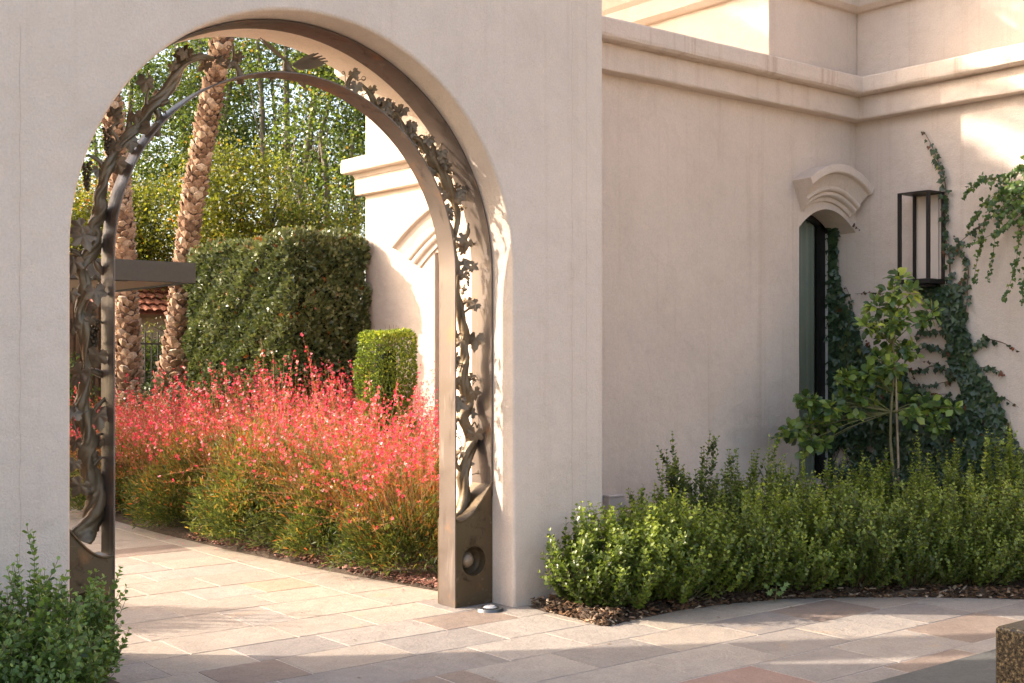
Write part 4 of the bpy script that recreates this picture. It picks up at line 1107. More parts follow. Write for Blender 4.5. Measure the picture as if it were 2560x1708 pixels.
G = [(5.22, 7.80, .50, .62, 'low gaura plant nearest the bronze arch on its right side'), (5.28, 8.75, .68, .84, 'orange tinged gaura plant in the right foreground of the flower bed'),
     (5.14, 9.85, .70, .98, 'gaura plant with a bare leafy flank in the middle of the path edge'), (5.16, 11.1, .76, .80, 'gaura plant with pale green foliage midway along the path edge'),
     (5.14, 12.5, .76, .70, 'gaura plant far along the path edge near the left bronze band'), (5.40, 14.1, .80, .66, 'farthest gaura plant seen between the vine and the bronze band'),
     (6.45, 9.2, .74, .66, 'gaura plant in the second row left of the small cut hedge'), (6.10, 10.7, .76, .84, 'tall gaura plant in the centre of the flower bed'),
     (6.65, 12.1, .78, .86, 'densely pink gaura plant in front of the big hedge corner'), (6.5, 13.6, .78, .78, 'gaura plant in front of the leaning palm'),
     (7.85, 12.2, .72, .9, 'tall gaura plant at the foot of the big hedge shaded side'), (7.9, 9.4, .7, .66, 'gaura plant between the small cut hedge and the wing wall'),
     (6.3, 15.2, .8, .66, 'gaura plant at the back of the bed before the palms')]
for k, (x, y, r, h, lab) in enumerate(G): gaura(x, y, r, h, lab, nst={0: 260, 1: 270, 2: 150, 3: 240, 4: 330, 6: 330, 7: 380}.get(k, 420), k=k * 1.3)

# ------------------------------------------------------------------ clipped hedges
def clipped(name, label, x0, x1, y0, y1, z1, n, ls, mat, lump=.05, seed=0, z0=.0, tpl=T_DIA, round_=.12):
    t = thing(name, label, 'hedge', ((x0 + x1) / 2, (y0 + y1) / 2, 0))
    areas = [('x0', (y1 - y0) * (z1 - z0)), ('x1', (y1 - y0) * (z1 - z0)), ('y0', (x1 - x0) * (z1 - z0)), ('y1', (x1 - x0) * (z1 - z0)), ('z1', (x1 - x0) * (y1 - y0))]
    tot = sum(a for _, a in areas); P = []; Nn = []
    for f, a in areas:
        m = int(n * a / tot); u = rng.random(m); v = rng.random(m)
        X = x0 + (x1 - x0) * u; Y = y0 + (y1 - y0) * u; Z = z0 + (z1 - z0) * v
        if f == 'x0': p = np.stack([np.full(m, x0), Y, Z], 1); q = (-1, 0, 0)
        elif f == 'x1': p = np.stack([np.full(m, x1), Y, Z], 1); q = (1, 0, 0)
        elif f == 'y0': p = np.stack([X, np.full(m, y0), Z], 1); q = (0, -1, 0)
        elif f == 'y1': p = np.stack([X, np.full(m, y1), Z], 1); q = (0, 1, 0)
        else: p = np.stack([X, y0 + (y1 - y0) * v, np.full(m, z1)], 1); q = (0, 0, 1)
        P.append(p); Nn.append(np.tile(q, (m, 1)).astype(float))
    P = np.vstack(P); Nn = np.vstack(Nn)
    # rounded corners
    C = np.array([(x0 + x1) / 2, (y0 + y1) / 2, (z0 + z1) / 2]); H = np.array([(x1 - x0) / 2, (y1 - y0) / 2, (z1 - z0) / 2])
    d = P - C; inner = np.clip(d, -(H - round_), H - round_); inner[:, 2] = np.where(d[:, 2] < 0, d[:, 2], inner[:, 2])
    e = d - inner; ln = np.linalg.norm(e, axis=1, keepdims=True) + 1e-6; e = e / ln; d = inner + e * np.minimum(ln, round_); P = C + d; Nn = unit(Nn * .3 + e)
    w = lump * (np.sin(P[:, 0] * 5.1 + seed) * np.sin(P[:, 1] * 4.3 + 1) + np.sin(P[:, 2] * 6.2 + P[:, 1] * 3 + seed) * .8 + .6 * np.sin(P[:, 2] * 13 + P[:, 0] * 11 + P[:, 1] * 9))
    P = P + Nn * (w - np.abs(rng.normal(0, lump * .9, len(P))) + .02)[:, None]
    N = len(P)
    dv = unit(Nn * .8 + rnd(N) * .9 + [0, 0, .45]); nv = unit(Nn + rnd(N) * .8)
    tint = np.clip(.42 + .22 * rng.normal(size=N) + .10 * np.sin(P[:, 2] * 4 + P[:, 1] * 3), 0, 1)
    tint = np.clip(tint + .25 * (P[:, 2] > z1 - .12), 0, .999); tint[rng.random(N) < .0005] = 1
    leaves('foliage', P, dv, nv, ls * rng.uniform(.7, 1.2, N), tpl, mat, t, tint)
    MB().box(x0 + .13, x1 - .13, y0 + .13, y1 - .13, z0 + .05, z1 - .15).obj('dark_inner_body', CORE, t, bevel=.08)  # solid near-black box filling the hedge behind its leaves
    qb = QB()
    for k in range(60):
        yy = rng.uniform(y0 + .1, y1 - .1); xx = rng.uniform(x0 + .1, x1 - .1); zz = rng.uniform(z1 * .3, z1 - .2)
        f = rng.integers(0, 3); dv = [(-1, 0, .4), (0, -1, .4), (0, 0, 1)][f]
        p = np.array([xx, yy, zz]); 
        if f == 0: p[0] = x0 + .12
        if f == 1: p[1] = y0 + .12
        if f == 2: p[2] = z1 - .16
        dd = np.array(dv) + rng.normal(0, .3, 3); qb.tube([p, p + dd * .08, p + dd * .16], [.004, .003, .002], 4)
    qb.obj('twig', TWIG, t, kind='stuff')
    return t
clipped('tall_hedge', 'tall dark clipped hedge block against the sunlit wing wall', 7.75, 8.93, 14.25, 17.4, 3.22, 52000, .078, L_HEDGE, .05, 1)
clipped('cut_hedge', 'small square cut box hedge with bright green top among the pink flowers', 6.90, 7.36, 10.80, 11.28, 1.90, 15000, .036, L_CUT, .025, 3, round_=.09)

# ------------------------------------------------------------------ palms
def boot_mesh(mat):
    V = [(0, -.62, .02), (-.50, -.02, .10), (-.30, .30, .34), (.30, .30, .34), (.50, -.02, .10), (-.26, .34, .12), (.26, .34, .12), (0, -.1, .36), (0, .40, .46), (-.62, -.1, -.1), (.62, -.1, -.1)]
    F = [(0, 4, 7), (0, 7, 1), (1, 7, 2), (4, 3, 7), (2, 7, 8), (3, 8, 7), (2, 8, 5), (8, 3, 6), (8, 6, 5), (1, 2, 5), (4, 6, 3), (0, 1, 9), (0, 10, 4)]
    me = bpy.data.meshes.new('leaf_base'); me.from_pydata(V, [], F); me.materials.append(mat); me.update(); return me
m, nt, p = new_mat('palm_boot')
oi = nt.nodes.new('ShaderNodeObjectInfo'); g = geo_pos(nt)
c = ramp(nt, oi.outputs['Random'], [(0, (.18, .10, .06)), (.4, (.40, .25, .16)), (.8, (.50, .34, .23)), (1, (.66, .52, .40))])
c = mix(nt, 1.0, c, ramp(nt, noise(nt, 30, 4, .7, g), [(.3, (.55, .5, .45)), (.65, (1.1, 1.05, 1))]), 'MULTIPLY')
nt.links.new(c, p.inputs['Base Color']); p.inputs['Roughness'].default_value = .85; bump(nt, p, noise(nt, 60, 4, .7, g), .6, .01)
BOOT = m
TRUNKM = m_plain('palm_fibre', (.17, .095, .055), .95, c2=(.07, .04, .025), nscale=30, bumpy=.8)
BOOTME = boot_mesh(BOOT)
def fronds(parent, c, n, L, seed=0, up=.9):
    Pl, Dl, Nl, Sl, paths = [], [], [], [], []
    for k in range(n):
        a = k * 2.399 + seed; e0 = rng.uniform(-.35, 1.35) * up; m = 9
        pts = []; p = np.array(c, float); e = e0; st = L * rng.uniform(.85, 1.1) / (m - 1)
        for i in range(m):
            pts.append(p.copy()); p = p + st * np.array([math.cos(a) * math.cos(e), math.sin(a) * math.cos(e), math.sin(e)]); e -= .17
        pts = np.array(pts); paths.append(pts)
        s = np.linspace(.8, m - 1.01, 62); i0 = s.astype(int); fr = (s - i0)[:, None]
        pos = pts[i0] * (1 - fr) + pts[i0 + 1] * fr; tan = unit(pts[i0 + 1] - pts[i0]); sd = unit(np.cross(tan, [0, 0, 1])); uu = np.cross(sd, tan)
        for sg in (-1, 1):
            dv = unit(tan * .75 + sd * sg + uu * .25 + rng.normal(0, .06, tan.shape))
            Pl.append(pos); Dl.append(dv); Nl.append(uu + sd * .2); Sl.append(.44 * np.sin(np.linspace(.35, 2.9, 62)) + .06)
    P = np.vstack(Pl); leaves('frond', P, np.vstack(Dl), np.vstack(Nl), np.concatenate(Sl), (T_NAR[0] * np.array([.55, 1, 1]), T_NAR[1]), L_PALM, parent, rng.random(len(P)))
    V, F = blade_tubes(np.array(paths), .02, .006); fast('frond_rib', V, F, TWIGG, parent, kind='stuff')
def palm(label, pts, rad, crownL=2.6, boots=True, seed=0, nfr=34, group=None):
    base = pts[0]; t = thing('palm_tree', label, 'palm tree', (base[0], base[1], 0), group)
    A = spline(np.array([(*p, r) for p, r in zip(pts, rad)]), 8)
    V, F = tube(A[:, :3], A[:, 3], 16, noise=.03); fast('trunk', V, F, TRUNKM, t, smooth=True)
    if boots:
        P = []; s = 0; seglen = np.linalg.norm(np.diff(A[:, :3], axis=0), axis=1); cum = np.concatenate([[0], np.cumsum(seglen)]); tot = cum[-1]
        k = 0; z = .1; 
        while z < tot - .05:
            i = np.searchsorted(cum, z) - 1; i = max(0, min(i, len(A) - 2)); f = (z - cum[i]) / (seglen[i] + 1e-9); q = A[i] * (1 - f) + A[i + 1] * f
            a = k * 2.39996 ; P.append((q, a, unit(A[i + 1, :3] - A[i, :3])[None][0])); k += 1; z += .0125
        near = []
        for q, a, tn in P:
            o = np.array([math.cos(a), math.sin(a), 0]); facing = -(o[0] * FX + o[1] * FY)
            near.append((facing > .05 and q[2] < 7.6, q, a, tn, o))
        vis = [x for x in near if x[0]]
        step = max(1.0, len(vis) / 298.0); chosen = set(int(i * step) for i in range(298)); 
        rest_V, rest_F = [], []; vi = 0; bv = np.array([v.co[:] for v in BOOTME.vertices]); bf = [list(pl.vertices) for pl in BOOTME.polygons]
        bf = np.array(bf)
        for isv, q, a, tn, o in near:
            size = .150 * (q[3] / .16) ** .5 * random.uniform(.70, 1.35)
            o2 = unit((o - tn * np.dot(o, tn))[None])[0]
            tilt = random.uniform(-.55, .55)
            yv = unit((tn + o2 * random.uniform(-.05, .55) + np.cross(tn, o2) * tilt)[None])[0]
            pos = q[:3] + o2 * (q[3] * .97)
            single = isv and vi in chosen
            if isv: vi += 1
            if single: place(BOOTME, 'leaf_base', pos, size, yv, o2, t)
            else:
                zv = unit((o2 - yv * np.dot(o2, yv))[None])[0]; xv = np.cross(yv, zv)
                rest_F.append(bf + len(bv) * len(rest_V)); rest_V.append(pos + size * (bv[:, :1] * xv + bv[:, 1:2] * yv + bv[:, 2:] * zv))
        fast('leaf_base_cover', np.vstack(rest_V), np.vstack(rest_F), BOOT, t, kind='stuff')
    fronds(t, A[-1, :3], nfr, crownL, seed)
    return t
p0 = at(424, 1040, D=19); p0.z = 0
pp = [p0] + [at(u, v, D=19) for u, v in ((428, 980), (440, 880), (455, 720), (474, 560), (500, 400), (525, 260), (553, 110))]
d = pp[-1] - pp[-2]; pp += [pp[-1] + d * 1.6 + Vector((0, 0, .3)), pp[-1] + d * 3.2 + Vector((0, 0, 1.2))]
palm('tall palm trunk leaning right, seen in the middle of the left half of the arch', [tuple(x) for x in pp], [.22, .20, .165, .14, .132, .13, .128, .125, .125, .13], seed=1)
p0 = at(322, 1040, D=20); p0.z = 0
pp = [p0] + [at(u, v, D=20) for u, v in ((322, 980), (320, 860), (316, 720), (308, 580), (297, 430), (284, 300), (272, 180))]
d = pp[-1] - pp[-2]; pp += [pp[-1] + d * 1.8, pp[-1] + d * 3.6]
palm('straighter palm trunk partly hidden by the left bronze band', [tuple(x) for x in pp], [.21, .19, .16, .14, .132, .128, .126, .124, .124, .13], seed=2)
# two more palms beyond the left part of the wall: their fronds throw the streaky shade on the upper wall and the paving
palm('palm behind the wall to the left whose fronds shade the upper house wall', [(2.1, 14.6, 0), (2.2, 14.7, 3), (2.3, 14.7, 6), (2.4, 14.9, 9.9)], [.24, .2, .18, .18], boots=False, seed=.5, crownL=2.1, nfr=26)
palm('palm far to the left behind the wall whose fronds stripe the sunlit paving', [(-6.6, 12.6, 0), (-6.6, 12.6, 4), (-6.6, 12.6, 7), (-6.5, 12.6, 10.1)], [.26, .22, .2, .2], boots=False, seed=.8, crownL=2.6, nfr=22)

# ------------------------------------------------------------------ trees beyond
def tree(name, label, base, tips, crowns, nleaf, ls, mat, bark, tpl=T_WIDE, r0=.16, stems=3, group=None, spread=.38, clus=90):
    t = thing(name, label, 'tree', base, group)
    C = []
    for (c, R) in crowns:
        m = int(clus * (R[0] * R[1] * R[2]) ** .66)
        v = rnd(m) * (rng.random(m) ** .38)[:, None] * np.array(R); C.append(np.array(c) + v)
    C = np.vstack(C)
    per = max(8, nleaf // len(C)); n = per * len(C)
    cs = rng.uniform(.6, 1.3, len(C)) * spread
    P = np.repeat(C, per, 0) + rng.normal(0, 1, (n, 3)) * np.repeat(cs, per)[:, None] * np.array([1, 1, .7])
    ctint = np.repeat(rng.normal(0, .15, len(C)), per)
    dv = rnd(n) + [0, 0, -.15]
    leaves('crown', P, dv, rnd(n) + [-.3, .2, .9], ls * rng.uniform(.7, 1.25, n), tpl, mat, t, np.clip(.42 + ctint + .2 * rng.normal(size=n), 0, 1))
    qb = QB(); b = np.array(base, float)
    for (tp, rr) in tips:
        tp = np.array(tp, float); k = 7; tt = np.linspace(0, 1, k)
        off = b + np.array([rng.normal(0, .15), rng.normal(0, .15), 0])
        mid = off * .5 + tp * .5 + np.array([(tp[0] - b[0]) * -.12, (tp[1] - b[1]) * -.12, .2])
        path = np.array([off * (1 - q) ** 2 + 2 * mid * q * (1 - q) + tp * q * q for q in tt]); path[1:-1] += rng.normal(0, .05, (k - 2, 3))
        path = spline(path, 3); qb.tube(path, np.linspace(rr, rr * .35, len(path)) * 1.25, 7)
        for _ in range(11):
            i = rng.integers(len(path) // 4, len(path)); st = path[i]; cand = C[rng.integers(0, len(C), 12)]
            e = cand[np.argmin(np.linalg.norm(cand - st - [0, 0, .8], axis=1))]
            md = st * .5 + e * .5 + rng.normal(0, .12, 3) + [0, 0, -.1]
            q = rr * (1 - .65 * i / len(path)) * .38
            qb.tube([st, md, e], [q, q * .7, q * .3], 5)
    qb.obj('trunk', bark, t)
    return t
def A3(u, v, D): return tuple(at(u, v, D=D))
def g0(u, D): p = at(u, 1000, D=D); return (p.x, p.y, 0)
# big plane trees: crown blobs given at several depths beyond the palms
tree('plane_tree', 'tall pale green plane tree with grey stems right of the leaning palm', g0(720, 29), [(A3(712, 60, 29), .12), (A3(640, 60, 29.5), .10), (A3(795, 150, 28.5), .14), (A3(830, 230, 28), .09), (A3(680, 200, 30), .08)],
     [(A3(700, 200, 29), (2.6, 2.2, 2.2)), (A3(860, 260, 28), (2.0, 1.8, 2.2)), (A3(640, 380, 30), (2.0, 1.5, 1.4)), (A3(760, 30, 29), (3.0, 2.5, 1.8)), (A3(830, 430, 28.5), (1.6, 1.4, 1.3))], 24000, .082, L_TREE, BARK, group='leafy trees beyond the palms', clus=19, spread=.26)
tree('plane_tree', 'green plane tree behind and left of the leaning palm', g0(520, 31), [(A3(500, 60, 31), .13), (A3(590, 120, 30), .10), (A3(440, 100, 31), .10)],
     [(A3(450, 250, 31), (2.4, 2.2, 2.4)), (A3(560, 150, 31), (2.0, 2, 2.4)), (A3(380, 400, 30), (1.6, 1.5, 1.6)), (A3(540, 400, 31), (1.5, 1.4, 1.2))], 20000, .082, L_TREE, BARK, group='leafy trees beyond the palms', clus=19, spread=.26)
tree('plane_tree', 'green plane tree glimpsed through the left vine', g0(300, 32), [(A3(330, 150, 32), .12), (A3(230, 300, 32), .1)],
     [(A3(330, 250, 32), (2.0, 2, 2.4)), (A3(215, 420, 32), (1.8, 1.8, 1.8)), (A3(340, 480, 31), (1.6, 1.5, 1.2)), (A3(420, 130, 33), (2, 2, 2))], 17000, .082, L_TREE, BARK, group='leafy trees beyond the palms', clus=17, spread=.26)
tree('plane_tree', 'darker plane tree leaning behind the top of the wing wall', g0(850, 27), [(A3(720, 420, 27), .10), (A3(800, 330, 27), .12), (A3(880, 330, 27), .10), (A3(905, 430, 27), .08)],
     [(A3(900, 330, 27), (1.8, 1.8, 2.0)), (A3(880, 520, 27), (1.8, 1.6, 1.2)), (A3(950, 150, 27), (2, 2, 2))], 16000, .08, L_TREE, BARK, group='leafy trees beyond the palms', clus=19, spread=.26)
tree('plane_tree', 'unseen tall tree added left behind the wall so its crown shades the upper side wall', (.2, 7.8, 0), [((2.2, 12.2, 12.6), .15), ((2.6, 12.6, 13.6), .1)],
     [((2.9, 12.8, 11.95), (2.2, 1.7, 1.35)), ((2.6, 12.6, 14.6), (2.2, 1.8, 1.4))], 26000, .12, L_TREE, BARK, group='leafy trees beyond the palms', clus=40, spread=.36)  # off-view tree, added to block the sun from the upper side wall
# yellowing lower trees
tree('autumn_tree', 'yellow green tree with orange tinges above the tall hedge', g0(640, 24), [(A3(600, 470, 24), .07), (A3(690, 500, 24), .06), (A3(560, 540, 24), .05)],
     [(A3(600, 500, 24), (1.3, 1.2, 1.1)), (A3(690, 585, 24), (1.2, 1.1, .8)), (A3(560, 600, 24), (1.0, 1, .9)), (A3(820, 600, 24), (1.0, 1.0, .7)), (A3(570, 440, 24), (.5, .5, .5))], 22000, .062, L_TREE_Y, BARKD, group='yellowing trees above the hedge', clus=34, spread=.26)
tree('autumn_tree', 'yellow green tree between the two palm trunks', g0(390, 25), [(A3(390, 520, 25), .06), (A3(350, 560, 25), .05)],
     [(A3(395, 560, 25), (1.1, 1.1, .9)), (A3(350, 610, 25), (1.2, 1, .9)), (A3(470, 620, 25), (1, 1, .7))], 14000, .062, L_TREE_Y, BARKD, group='yellowing trees above the hedge', clus=34, spread=.26)
tree('autumn_tree', 'yellow green tree at the far left behind the vine', g0(200, 25), [(A3(200, 560, 25), .06)],
     [(A3(200, 600, 25), (1.3, 1.2, .9)), (A3(250, 560, 25), (1.0, 1, .9))], 14000, .062, L_TREE_Y, BARKD, group='yellowing trees above the hedge', clus=34, spread=.26)

# ------------------------------------------------------------------ dark canopy
cc = at(477, 708, D=14)
cz1 = at(491, 659, D=14.1).z
cn = thing('flat_canopy', 'flat dark canopy with a slot in its pale soffit in front of the palms', 'canopy', (cc.x - 2, cc.y, 0))
MB().box(cc.x - 6, cc.x + .06, cc.y, cc.y + .05, cc.z, cz1).box(cc.x + .01, cc.x + .06, cc.y + .05, cc.y + 3.4, cc.z, cz1).obj('fascia', FASCIA, cn, bevel=.004)
s_ = MB().box(cc.x - 6, cc.x + .01, cc.y + .052, cc.y + 3.4, cc.z + .02, cz1 - .03).obj('soffit', SOFFIT, cn)
MB().box(cc.x - 5.4, cc.x - .62, cc.y + .28, cc.y + .37, cc.z + .010, cc.z + .019).obj('slot', BLACKM, cn)
for x in (cc.x - 5.6, cc.x - 3.2): MB().box(x, x + .12, cc.y + 1.5, cc.y + 1.62, 0, cc.z + .02).obj('post', FASCIA, cn)

# ------------------------------------------------------------------ tiled house, fence, planting behind
TILE = m_plain('terracotta', (.42, .14, .07), .75, c2=(.26, .085, .045), nscale=12, bumpy=.2)
th = thing('tiled_house', 'low house with an orange clay tile roof behind the fence under the canopy', 'house', (10, 23, 0))
EY, EZ = 22.8, 2.50; slope = math.radians(24)
ty = math.cos(slope); tz = math.sin(slope)
roof = mobj('roof', [(4.6, EY + .02, EZ - .03), (13.4, EY + .02, EZ - .03), (13.4, EY + 3.0 * ty, EZ - .03 + 3.0 * tz), (4.6, EY + 3.0 * ty, EZ - .03 + 3.0 * tz)], [(0, 1, 2, 3)], TILE, th)
MB().box(5.0, 13.0, EY + .5, EY + .7, 0, EZ + .05).obj('wall', m_plain('house_wall', (.42, .32, .24), .9), th)
def tile_mesh():
    V = []; n = 6
    for yy, rr, zz in ((-.02, 1.0, .045), (.36, .86, .0)):
        for i in range(n + 1):
            a = math.pi * i / n; V.append((-.085 * math.cos(a) * rr, yy, .05 * math.sin(a) * rr + zz))
        for i in range(n + 1):
            a = math.pi * i / n; V.append((-.07 * math.cos(a) * rr, yy, .036 * math.sin(a) * rr + zz))
    k = n + 1; F = []
    for i in range(n): F += [(i, i + 1, 2 * k + i + 1, 2 * k + i), (i, k + i, k + i + 1, i + 1)]
    me = bpy.data.meshes.new('roof_tile'); me.from_pydata(V, [], F); me.materials.append(TILE); me.update(); return me
TM = tile_mesh(); PV, PF = [], []; tv = np.array([v.co[:] for v in TM.vertices]); tf = np.array([list(q.vertices) for q in TM.polygons]); cnt = 0
for r in range(9):
    for c in range(48):
        x = 4.7 + c * .18 + (r % 2) * .0; s0 = r * .325
        pos = np.array([x, EY + s0 * ty, EZ + s0 * tz + random.uniform(-.004, .004)]); yv = np.array([random.uniform(-.03, .03), ty, tz]); nv = np.array([0, -tz, ty])
        if r < 6 and 8.3 < x < 12.6 and cnt < 150:
            place(TM, 'roof_tile', pos, 1, yv, nv, roof); cnt += 1
        else:
            yv = yv / np.linalg.norm(yv); xv = np.cross(yv, nv); PF.append(tf + len(tv) * len(PV)); PV.append(pos + tv[:, :1] * xv + tv[:, 1:2] * yv + tv[:, 2:] * nv)
fast('tile_field', np.vstack(PV), np.vstack(PF), TILE, roof, kind='stuff')
fn = thing('iron_fence', 'black iron picket fence between the palm trunks', 'fence', (8, 20.5, 0))
FENM = m_plain('fence_metal', (.05, .043, .036), .5, .4)
FYY = 20.4
for k in range(26):
    x = 6.6 + k * .115; top = 1.98
    if k % 13 == 6: MB().box(x - .03, x + .03, FYY - .03, FYY + .03, 0, 2.15).obj('post', FENM, fn)
    else: MB().box(x - .009, x + .009, FYY - .009, FYY + .009, .1, top + (.1 if k % 2 else .1)).obj('picket', FENM, fn)
for z in (.2, 1.86): MB().box(6.5, 9.6, FYY - .015, FYY + .015, z, z + .03).obj('rail', FENM, fn)
def bush_mass(name, label, cat, boxes, n, ls, mat, tpl=T_DIA):
    t = thing(name, label, cat, (boxes[0][0][0], boxes[0][0][1], 0))
    P = []
    for c, R in boxes:
        m = n // len(boxes); v = rnd(m) * (rng.random(m) ** .3)[:, None] * np.array(R)
        v = v * (1 + .15 * np.sin(v[:, :1] * 7) * np.sin(v[:, 1:2] * 5 + 1)); P.append(np.array(c) + v)
    P = np.vstack(P); P = P[P[:, 2] > .02]; N = len(P)
    leaves('foliage', P, rnd(N) + [0, 0, .3], rnd(N) + [-.3, 0, .8], ls * rng.uniform(.7, 1.2, N), tpl, mat, t, np.clip(.35 + .2 * rng.normal(size=N), 0, .99))
    qb = QB()
    for c, R in boxes:
        for _ in range(6): qb.tube([(c[0] + rng.normal(0, .1), c[1] + rng.normal(0, .1), 0), (c[0] + rng.normal(0, R[0] * .3), c[1] + rng.normal(0, R[1] * .3), c[2]), (c[0] + rng.normal(0, R[0] * .5), c[1] + rng.normal(0, R[1] * .5), c[2] + R[2] * .6)], [.03, .02, .008], 5)
    qb.obj('stem', BARKD, t)
    return t
bush_mass('shrub_border', 'dark green shrubs growing behind the iron fence', 'shrubs', [((x, 21.5, .9), (.75, .6, 1.25)) for x in (5.6, 6.5, 7.4, 8.3, 9.2, 10.1, 11.0)], 30000, .07, L_TREE)
bush_mass('low_shrub', 'dark low shrub at the foot of the leaning palm', 'shrub', [((7.35, 17.7, .6), (.6, .5, .75)), ((7.0, 16.9, .4), (.5, .5, .6)), ((7.75, 18.3, .6), (.4, .4, .8))], 9000, .055, L_HEDGE)
bush_mass('low_shrub', 'green shrubs behind the far end of the flowers seen left of the vine', 'shrub', [((6.1, 18.6, .8), (.8, .6, 1.0)), ((5.2, 18.4, .6), (.7, .6, .9))], 8000, .06, L_TREE)
bush_mass('climbing_shrub', 'thin bright green shoots in front of the tile roof', 'shrub', [((9.6, 21.9, 1.9), (.9, .3, .55)), ((8.6, 21.9, 1.7), (.6, .3, .5))], 2600, .05, L_TREE_Y)
bush_mass('shrub_border', 'unseen green shrubs added along the left side of the path behind the wall', 'shrubs', [((x, y, .5), (.7, .7, .75)) for x, y in ((.3, 9), (.2, 10.6), (.5, 12.2), (-.6, 9.8), (-1, 12.5), (-.4, 14))], 16000, .08, L_TREE)  # added out of view so the left bronze leg reflects dark greenery
# timber screen under the canopy, far left
sc_ = thing('timber_screen', 'brown timber slat screen under the canopy behind the left vine', 'screen', (6.2, 19.4, 0))
sx0 = at(172, 800, Y=19.4).x; sx1 = at(262, 800, Y=19.4).x
MB().box(sx0 - 1.5, sx1, 19.42, 19.46, .4, 2.5).obj('backing', WOODC, sc_)
for k in range(26):
    x = sx0 - 1.2 + k * .1
    if x < sx1: MB().box(x, x + .06, 19.38, 19.42, .4, 2.45).obj('slat', m_wood if False else WOODC, sc_)

# ------------------------------------------------------------------ ivy on the side wall
def ivy_leaf_mesh(mat):
    V = [(0, 0, .02), (.35, -.12, .0), (.52, .18, -.03), (.42, .42, .03), (.20, .52, .05), (0, .98, -.04), (-.20, .52, .05), (-.42, .42, .03), (-.52, .18, -.03), (-.35, -.12, 0), (0, .38, .10)]
    F = [(10, i, i + 1) for i in range(0, 9)] + [(10, 9, 0)]
    me = bpy.data.meshes.new('ivy_leaf'); me.from_pydata(V, [], F); me.materials.append(mat); me.polygons.foreach_set('use_smooth', [True] * len(me.polygons)); me.update(); return me
IVM = ivy_leaf_mesh(L_IVYO)
T_IVY = (np.array([v.co[:] for v in IVM.vertices]), np.array([list(q.vertices) for q in IVM.polygons]))
XI = XC - .02
iv = thing('ivy', 'dark green ivy climbing the side wall beside the window and behind the small tree', 'ivy', (XI, 6.3, 0))
def on_wall(u, v, dx=0): return at(u, v, X=XI - dx)
L = []      # (pos, size, yaxis, normal, red)
branches = [
    [(2374, 705, 12), (2374, 655, 11), (2367, 613, 9), (2363, 578, 8), (2364, 540, 8), (2365, 498, 8), (2363, 460, 8), (2353, 421, 7), (2340, 391, 7), (2325, 356, 5), (2313, 335, 3), (2306, 327, 1)],
    [(2385, 640, 8), (2393, 613, 8), (2412, 595, 5), (2451, 563, 7), (2497, 529, 6), (2540, 512, 6), (2575, 500, 6)],
    [(2409, 800, 12), (2418, 751, 9), (2418, 712, 8), (2421, 678, 8), (2413, 647, 6), (2397, 620, 3), (2386, 590, 1)],
    [(2418, 880, 12), (2440, 862, 10), (2467, 849, 10), (2503, 856, 8), (2525, 866, 4), (2548, 879, 1)],
    [(2430, 925, 9), (2467, 918, 8), (2490, 925, 6), (2512, 938, 1)],
    [(2480, 1010, 9), (2500, 996, 6), (2512, 996, 6), (2530, 1008, 3), (2547, 1019, 1)],
    [(2369, 830, 12), (2340, 828, 9), (2310, 830, 8), (2285, 842, 5)],
    [(2369, 890, 12), (2350, 872, 9), (2320, 868, 9), (2290, 878, 5)],
    [(2385, 935, 12), (2360, 925, 12), (2330, 915, 11), (2302, 928, 9), (2270, 925, 6)], [(2345, 912, 5), (2320, 905, 2), (2306, 904, 1)],
    [(2385, 950, 8), (2350, 958, 6), (2320, 965, 4), (2290, 960, 1)], [(2380, 985, 5), (2340, 985, 3), (2310, 975, 2), (2283, 940, 1)],
    [(2130, 800, 5), (2130, 760, 5), (2120, 730, 4), (2114, 716, 1)], [(2240, 735, 2), (2180, 732, 2), (2137, 735, 1)],
    [(2180, 890, 4), (2172, 860, 3), (2166, 850, 1)], [(2070, 470, 10), (2085, 520, 10), (2086, 600, 10), (2080, 670, 12)], [(2085, 530, 6), (2060, 540, 6), (2020, 548, 3)],
    [(2085, 525, 5), (2110, 545, 4), (2130, 560, 3), (2150, 575, 1)], [(2075, 565, 3), (2110, 560, 2), (2130, 562, 1)], [(2075, 870, 3), (2045, 872, 4), (2030, 850, 2), (2022, 838, 1)], [(2525, 1100, 14), (2545, 1140, 12), (2575, 1160, 12)],
    [(2470, 960, 6), (2468, 945, 2), (2464, 938, 1)], [(2520, 1080, 8), (2524, 1064, 1)], [(2400, 705, 3), (2412, 700, 2), (2425, 692, 1)]]
qb = QB()
for b in branches:
    A = spline(np.array([(*on_wall(u, v, .008), w) for u, v, w in b]), 7)
    qb.tube(A[:, :3], np.clip(A[:, 3] * .0006, .0015, .006), 4)
    Lp = np.linalg.norm(np.diff(A[:, :3], axis=0), axis=1).sum()
    n = int(Lp / .018)
    for k in range(n):
        f = rng.random() * (len(A) - 1.01); i = int(f); q = A[i] * (1 - (f - i)) + A[i + 1] * (f - i); w = max(q[3], 0)
        wd = w / FPX * 11.3
        if w < 2.2 and rng.random() < .35: continue
        tn = unit((A[i + 1, :3] - A[i, :3])[None])[0]; off = rng.normal(0, .5) * wd
        sd = np.cross(tn, [1, 0, 0]); pos = q[:3] + sd * off; pos[0] -= rng.uniform(.005, .03)
        red = w < 3.6 or rng.random() < .02
        size = .052 * min(1.05, .30 + w / 11) * rng.uniform(.8, 1.15)
        L.append((pos, size, unit((sd * np.sign(off + 1e-6) * .5 + tn * .1 + np.array([0, 0, -.9]) + rng.normal(0, .3, 3))[None])[0], unit(np.array([[-1, -.15, .35]]) + rng.normal(0, .28, (1, 3)))[0], red))
